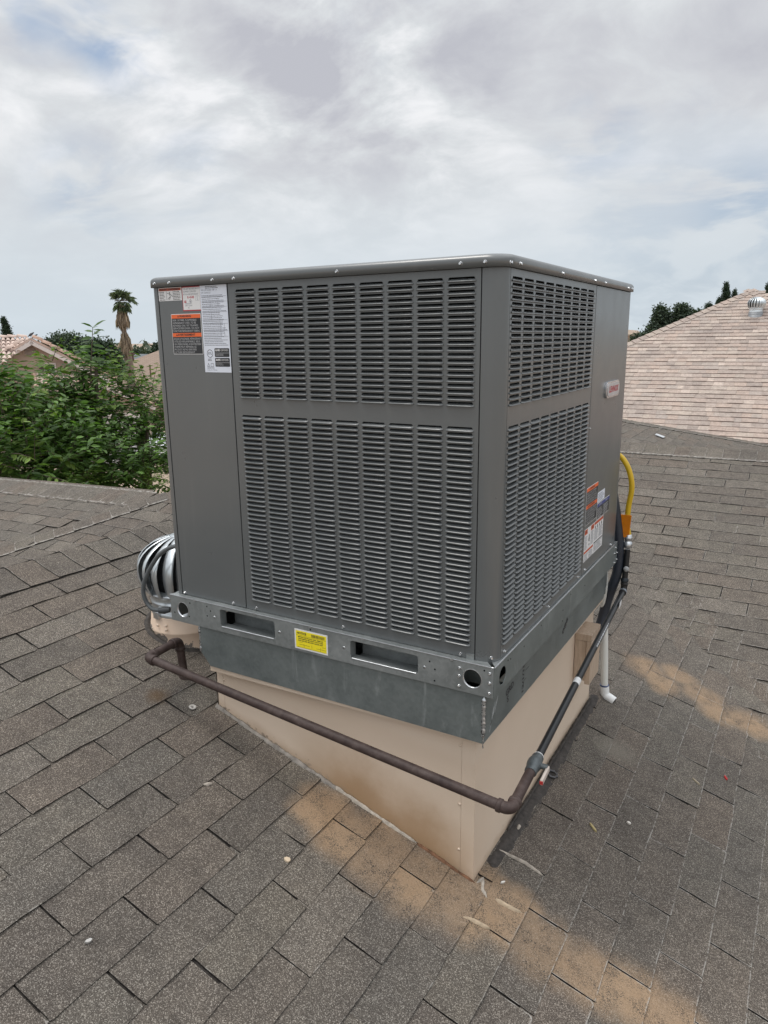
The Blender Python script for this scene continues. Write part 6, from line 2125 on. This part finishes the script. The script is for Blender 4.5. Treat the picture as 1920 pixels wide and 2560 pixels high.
far_tree("bushy_tree", "dark tree top just left of the unit's cabinet", [(396, 876, 13, 12, 1), (388, 890, 20, 8, .9), (402, 866, 8, 7, .4)], 80, M_LEAFD, 380, .25, 205)
far_tree("bushy_tree", "grey green tree behind the pink roof, left of its pair", [(1655, 802, 18, 24, 1.2), (1640, 835, 26, 22, 1), (1670, 815, 16, 18, .7), (1612, 850, 30, 14, .9), (1650, 780, 9, 11, .3)], 34, M_LEAFG, 1300, .11, 206, "trees behind the pink roof")
far_tree("bushy_tree", "grey green tree behind the pink roof, right of its pair", [(1705, 792, 17, 20, 1.1), (1728, 800, 18, 15, .9), (1715, 822, 34, 16, 1), (1750, 790, 9, 9, .4), (1700, 773, 7, 8, .25)], 34, M_LEAFG, 1100, .11, 207, "trees behind the pink roof")
far_tree("cypress", "tallest slim cypress above the pink roof's left hip", [(1815, 742, 6.5, 14, 1), (1815, 724, 4, 10, .5), (1816, 712, 1.2, 6, .12), (1812, 760, 8, 11, .8)], 40, M_LEAFD, 600, .06, 208, "cypresses on the skyline", up=1.2)
far_tree("cypress", "small thin cypress tip beside the tallest cypress", [(1836, 740, 3.5, 9, 1), (1836, 730, 1.5, 6, .2)], 40, M_LEAFD, 140, .05, 209, "cypresses on the skyline", up=1.2)
far_tree("cypress", "short blunt cypress tip just left of the tallest cypress", [(1800, 757, 6, 9, 1)], 40, M_LEAFD, 180, .06, 210, "cypresses on the skyline", up=1.0)
far_tree("bushy_tree", "small tree tip on the pink roof's hip between the trees and the cypresses", [(1772, 768, 6, 8, 1)], 40, M_LEAFD, 180, .06, 211, "trees behind the pink roof")
far_tree("cypress", "dark cypress cut by the photo's right edge behind the pink roof", [(1922, 735, 6, 16, 1), (1921, 720, 3, 8, .3)], 40, M_LEAFD, 260, .06, 212, "cypresses on the skyline", up=1.2)
simple_house("far_house", "tiny tan house roof at the foot of the trees beside the unit's right edge", [(1570, 824, 2), (1596, 826, 2), (1604, 836, 0), (1560, 836, 0)], 90.0, simple("tan far roof", (.32, .25, .19), .9), M_STUCCO)

# ---- low town greenery all round the horizon
r3 = np.random.default_rng(301)
P, Dv, Nv, S = [], [], [], []
for i in range(260):
    a = 2 * math.pi * (i + r3.uniform(0, .8)) / 260
    dist = r3.uniform(150, 320)
    top = r3.uniform(-2.2, 0.9) + (r3.uniform(0, 2.0) if r3.random() < .12 else 0)
    c = np.array([CAM.x + dist * math.cos(a), CAM.y + dist * math.sin(a), 0])
    wd = r3.uniform(3, 9)
    for _k in range(60):
        P.append(c + np.array([r3.normal(0, wd * .5), r3.normal(0, wd * .5), 0]) + np.array([0, 0, GZ + (top - GZ) * r3.random() ** .6]))
        Dv.append(r3.normal(0, 1, 3) + np.array([0, 0, .6]))
        Nv.append(r3.normal(0, 1, 3) + np.array([0, 0, .5]))
        S.append(r3.uniform(.9, 2.0))
o = link("treeline", leaves_mesh("treeline", np.array(P), np.array(Dv), np.array(Nv), np.array(S), M_LEAFG, DIAM, DIAM_F))
tag(o, "low grey green tree line along the far horizon", "tree line", kind="stuff")

# ---- white car glimpsed through the leaves
co, cr, cdp = basis(345, 1062, 36.0)
car = thing("parked_car", "white car half hidden behind the leaves beside the unit", "car", (co.x, co.y, GZ))
M_CARW = simple("white car paint", (.78, .80, .84), .2, var=.02)
M_GLASS = simple("dark car glass", (.02, .025, .03), .08, spec=.8)
M_TYRE = simple("tyre rubber", (.02, .02, .02), .8)
fwd_c, side_c = (cr * .75 - cdp * .66).normalized(), (cr * .66 + cdp * .75).normalized()
cz0 = GZ + .28
def cpt(l, s_, h):
    return tuple(Vector((co.x, co.y, 0)) + fwd_c * l + side_c * s_ + upv * (GZ + h))
prof = [(-2.2, .35), (-2.25, .75), (-2.15, 1.0), (-1.6, 1.05), (-1.0, 1.45), (.2, 1.50), (.95, 1.05), (1.9, .95), (2.2, .75), (2.2, .35)]
def loft(prof, half, top_half, mat, name, parent, zsplit=1.04):
    v, f = [], []
    for s_ in (-1, 1):
        for l, h in prof:
            hw3 = half if h <= zsplit else half - (h - zsplit) * .5
            v.append(cpt(l, s_ * hw3, h))
    n_ = len(prof)
    f = [(i, (i + 1) % n_, n_ + (i + 1) % n_, n_ + i) for i in range(n_)] + [tuple(range(n_ - 1, -1, -1)), tuple(range(n_, 2 * n_))]
    return bevel(MB().add(v, f).build(name, mat, parent), .05, 2)
body = loft(prof, .88, .7, M_CARW, "body", car)
for a, b in (((-1.52, 1.10), (-1.03, 1.42)), ((.88, 1.10), (.26, 1.46))):
    v = [cpt(a[0] + (.02 if a[0] > 0 else -.02), -.70, a[1]), cpt(a[0] + (.02 if a[0] > 0 else -.02), .70, a[1]), cpt(b[0] + (.02 if a[0] > 0 else -.02), .60, b[1] + .02), cpt(b[0] + (.02 if a[0] > 0 else -.02), -.60, b[1] + .02)]
    MB().add(v + [tuple(Vector(q) + upv * .012) for q in v], [(0, 1, 2, 3), (4, 5, 6, 7), (0, 1, 5, 4), (1, 2, 6, 5), (2, 3, 7, 6), (3, 0, 4, 7)]).build("windscreen", M_GLASS, car)
for s_ in (-1, 1):
    v = [cpt(-1.35, s_ * .875, 1.10), cpt(.75, s_ * .875, 1.10), cpt(.18, s_ * .70, 1.43), cpt(-.98, s_ * .70, 1.40)]
    MB().add(v + [tuple(Vector(q) + side_c * (s_ * .012)) for q in v], [(0, 1, 2, 3), (4, 5, 6, 7), (0, 1, 5, 4), (1, 2, 6, 5), (2, 3, 7, 6), (3, 0, 4, 7)]).build("side_window", M_GLASS, car)
    for l in (-1.35, 1.35):
        wh = MB().tube([cpt(l, s_ * .70, .33), cpt(l, s_ * .90, .33)], .33, 18).build("wheel", M_TYRE, car)
        MB().tube([cpt(l, s_ * .90, .33), cpt(l, s_ * .915, .33)], .20, 14).build("rim", M_CHROME, wh)

fit_lettering()
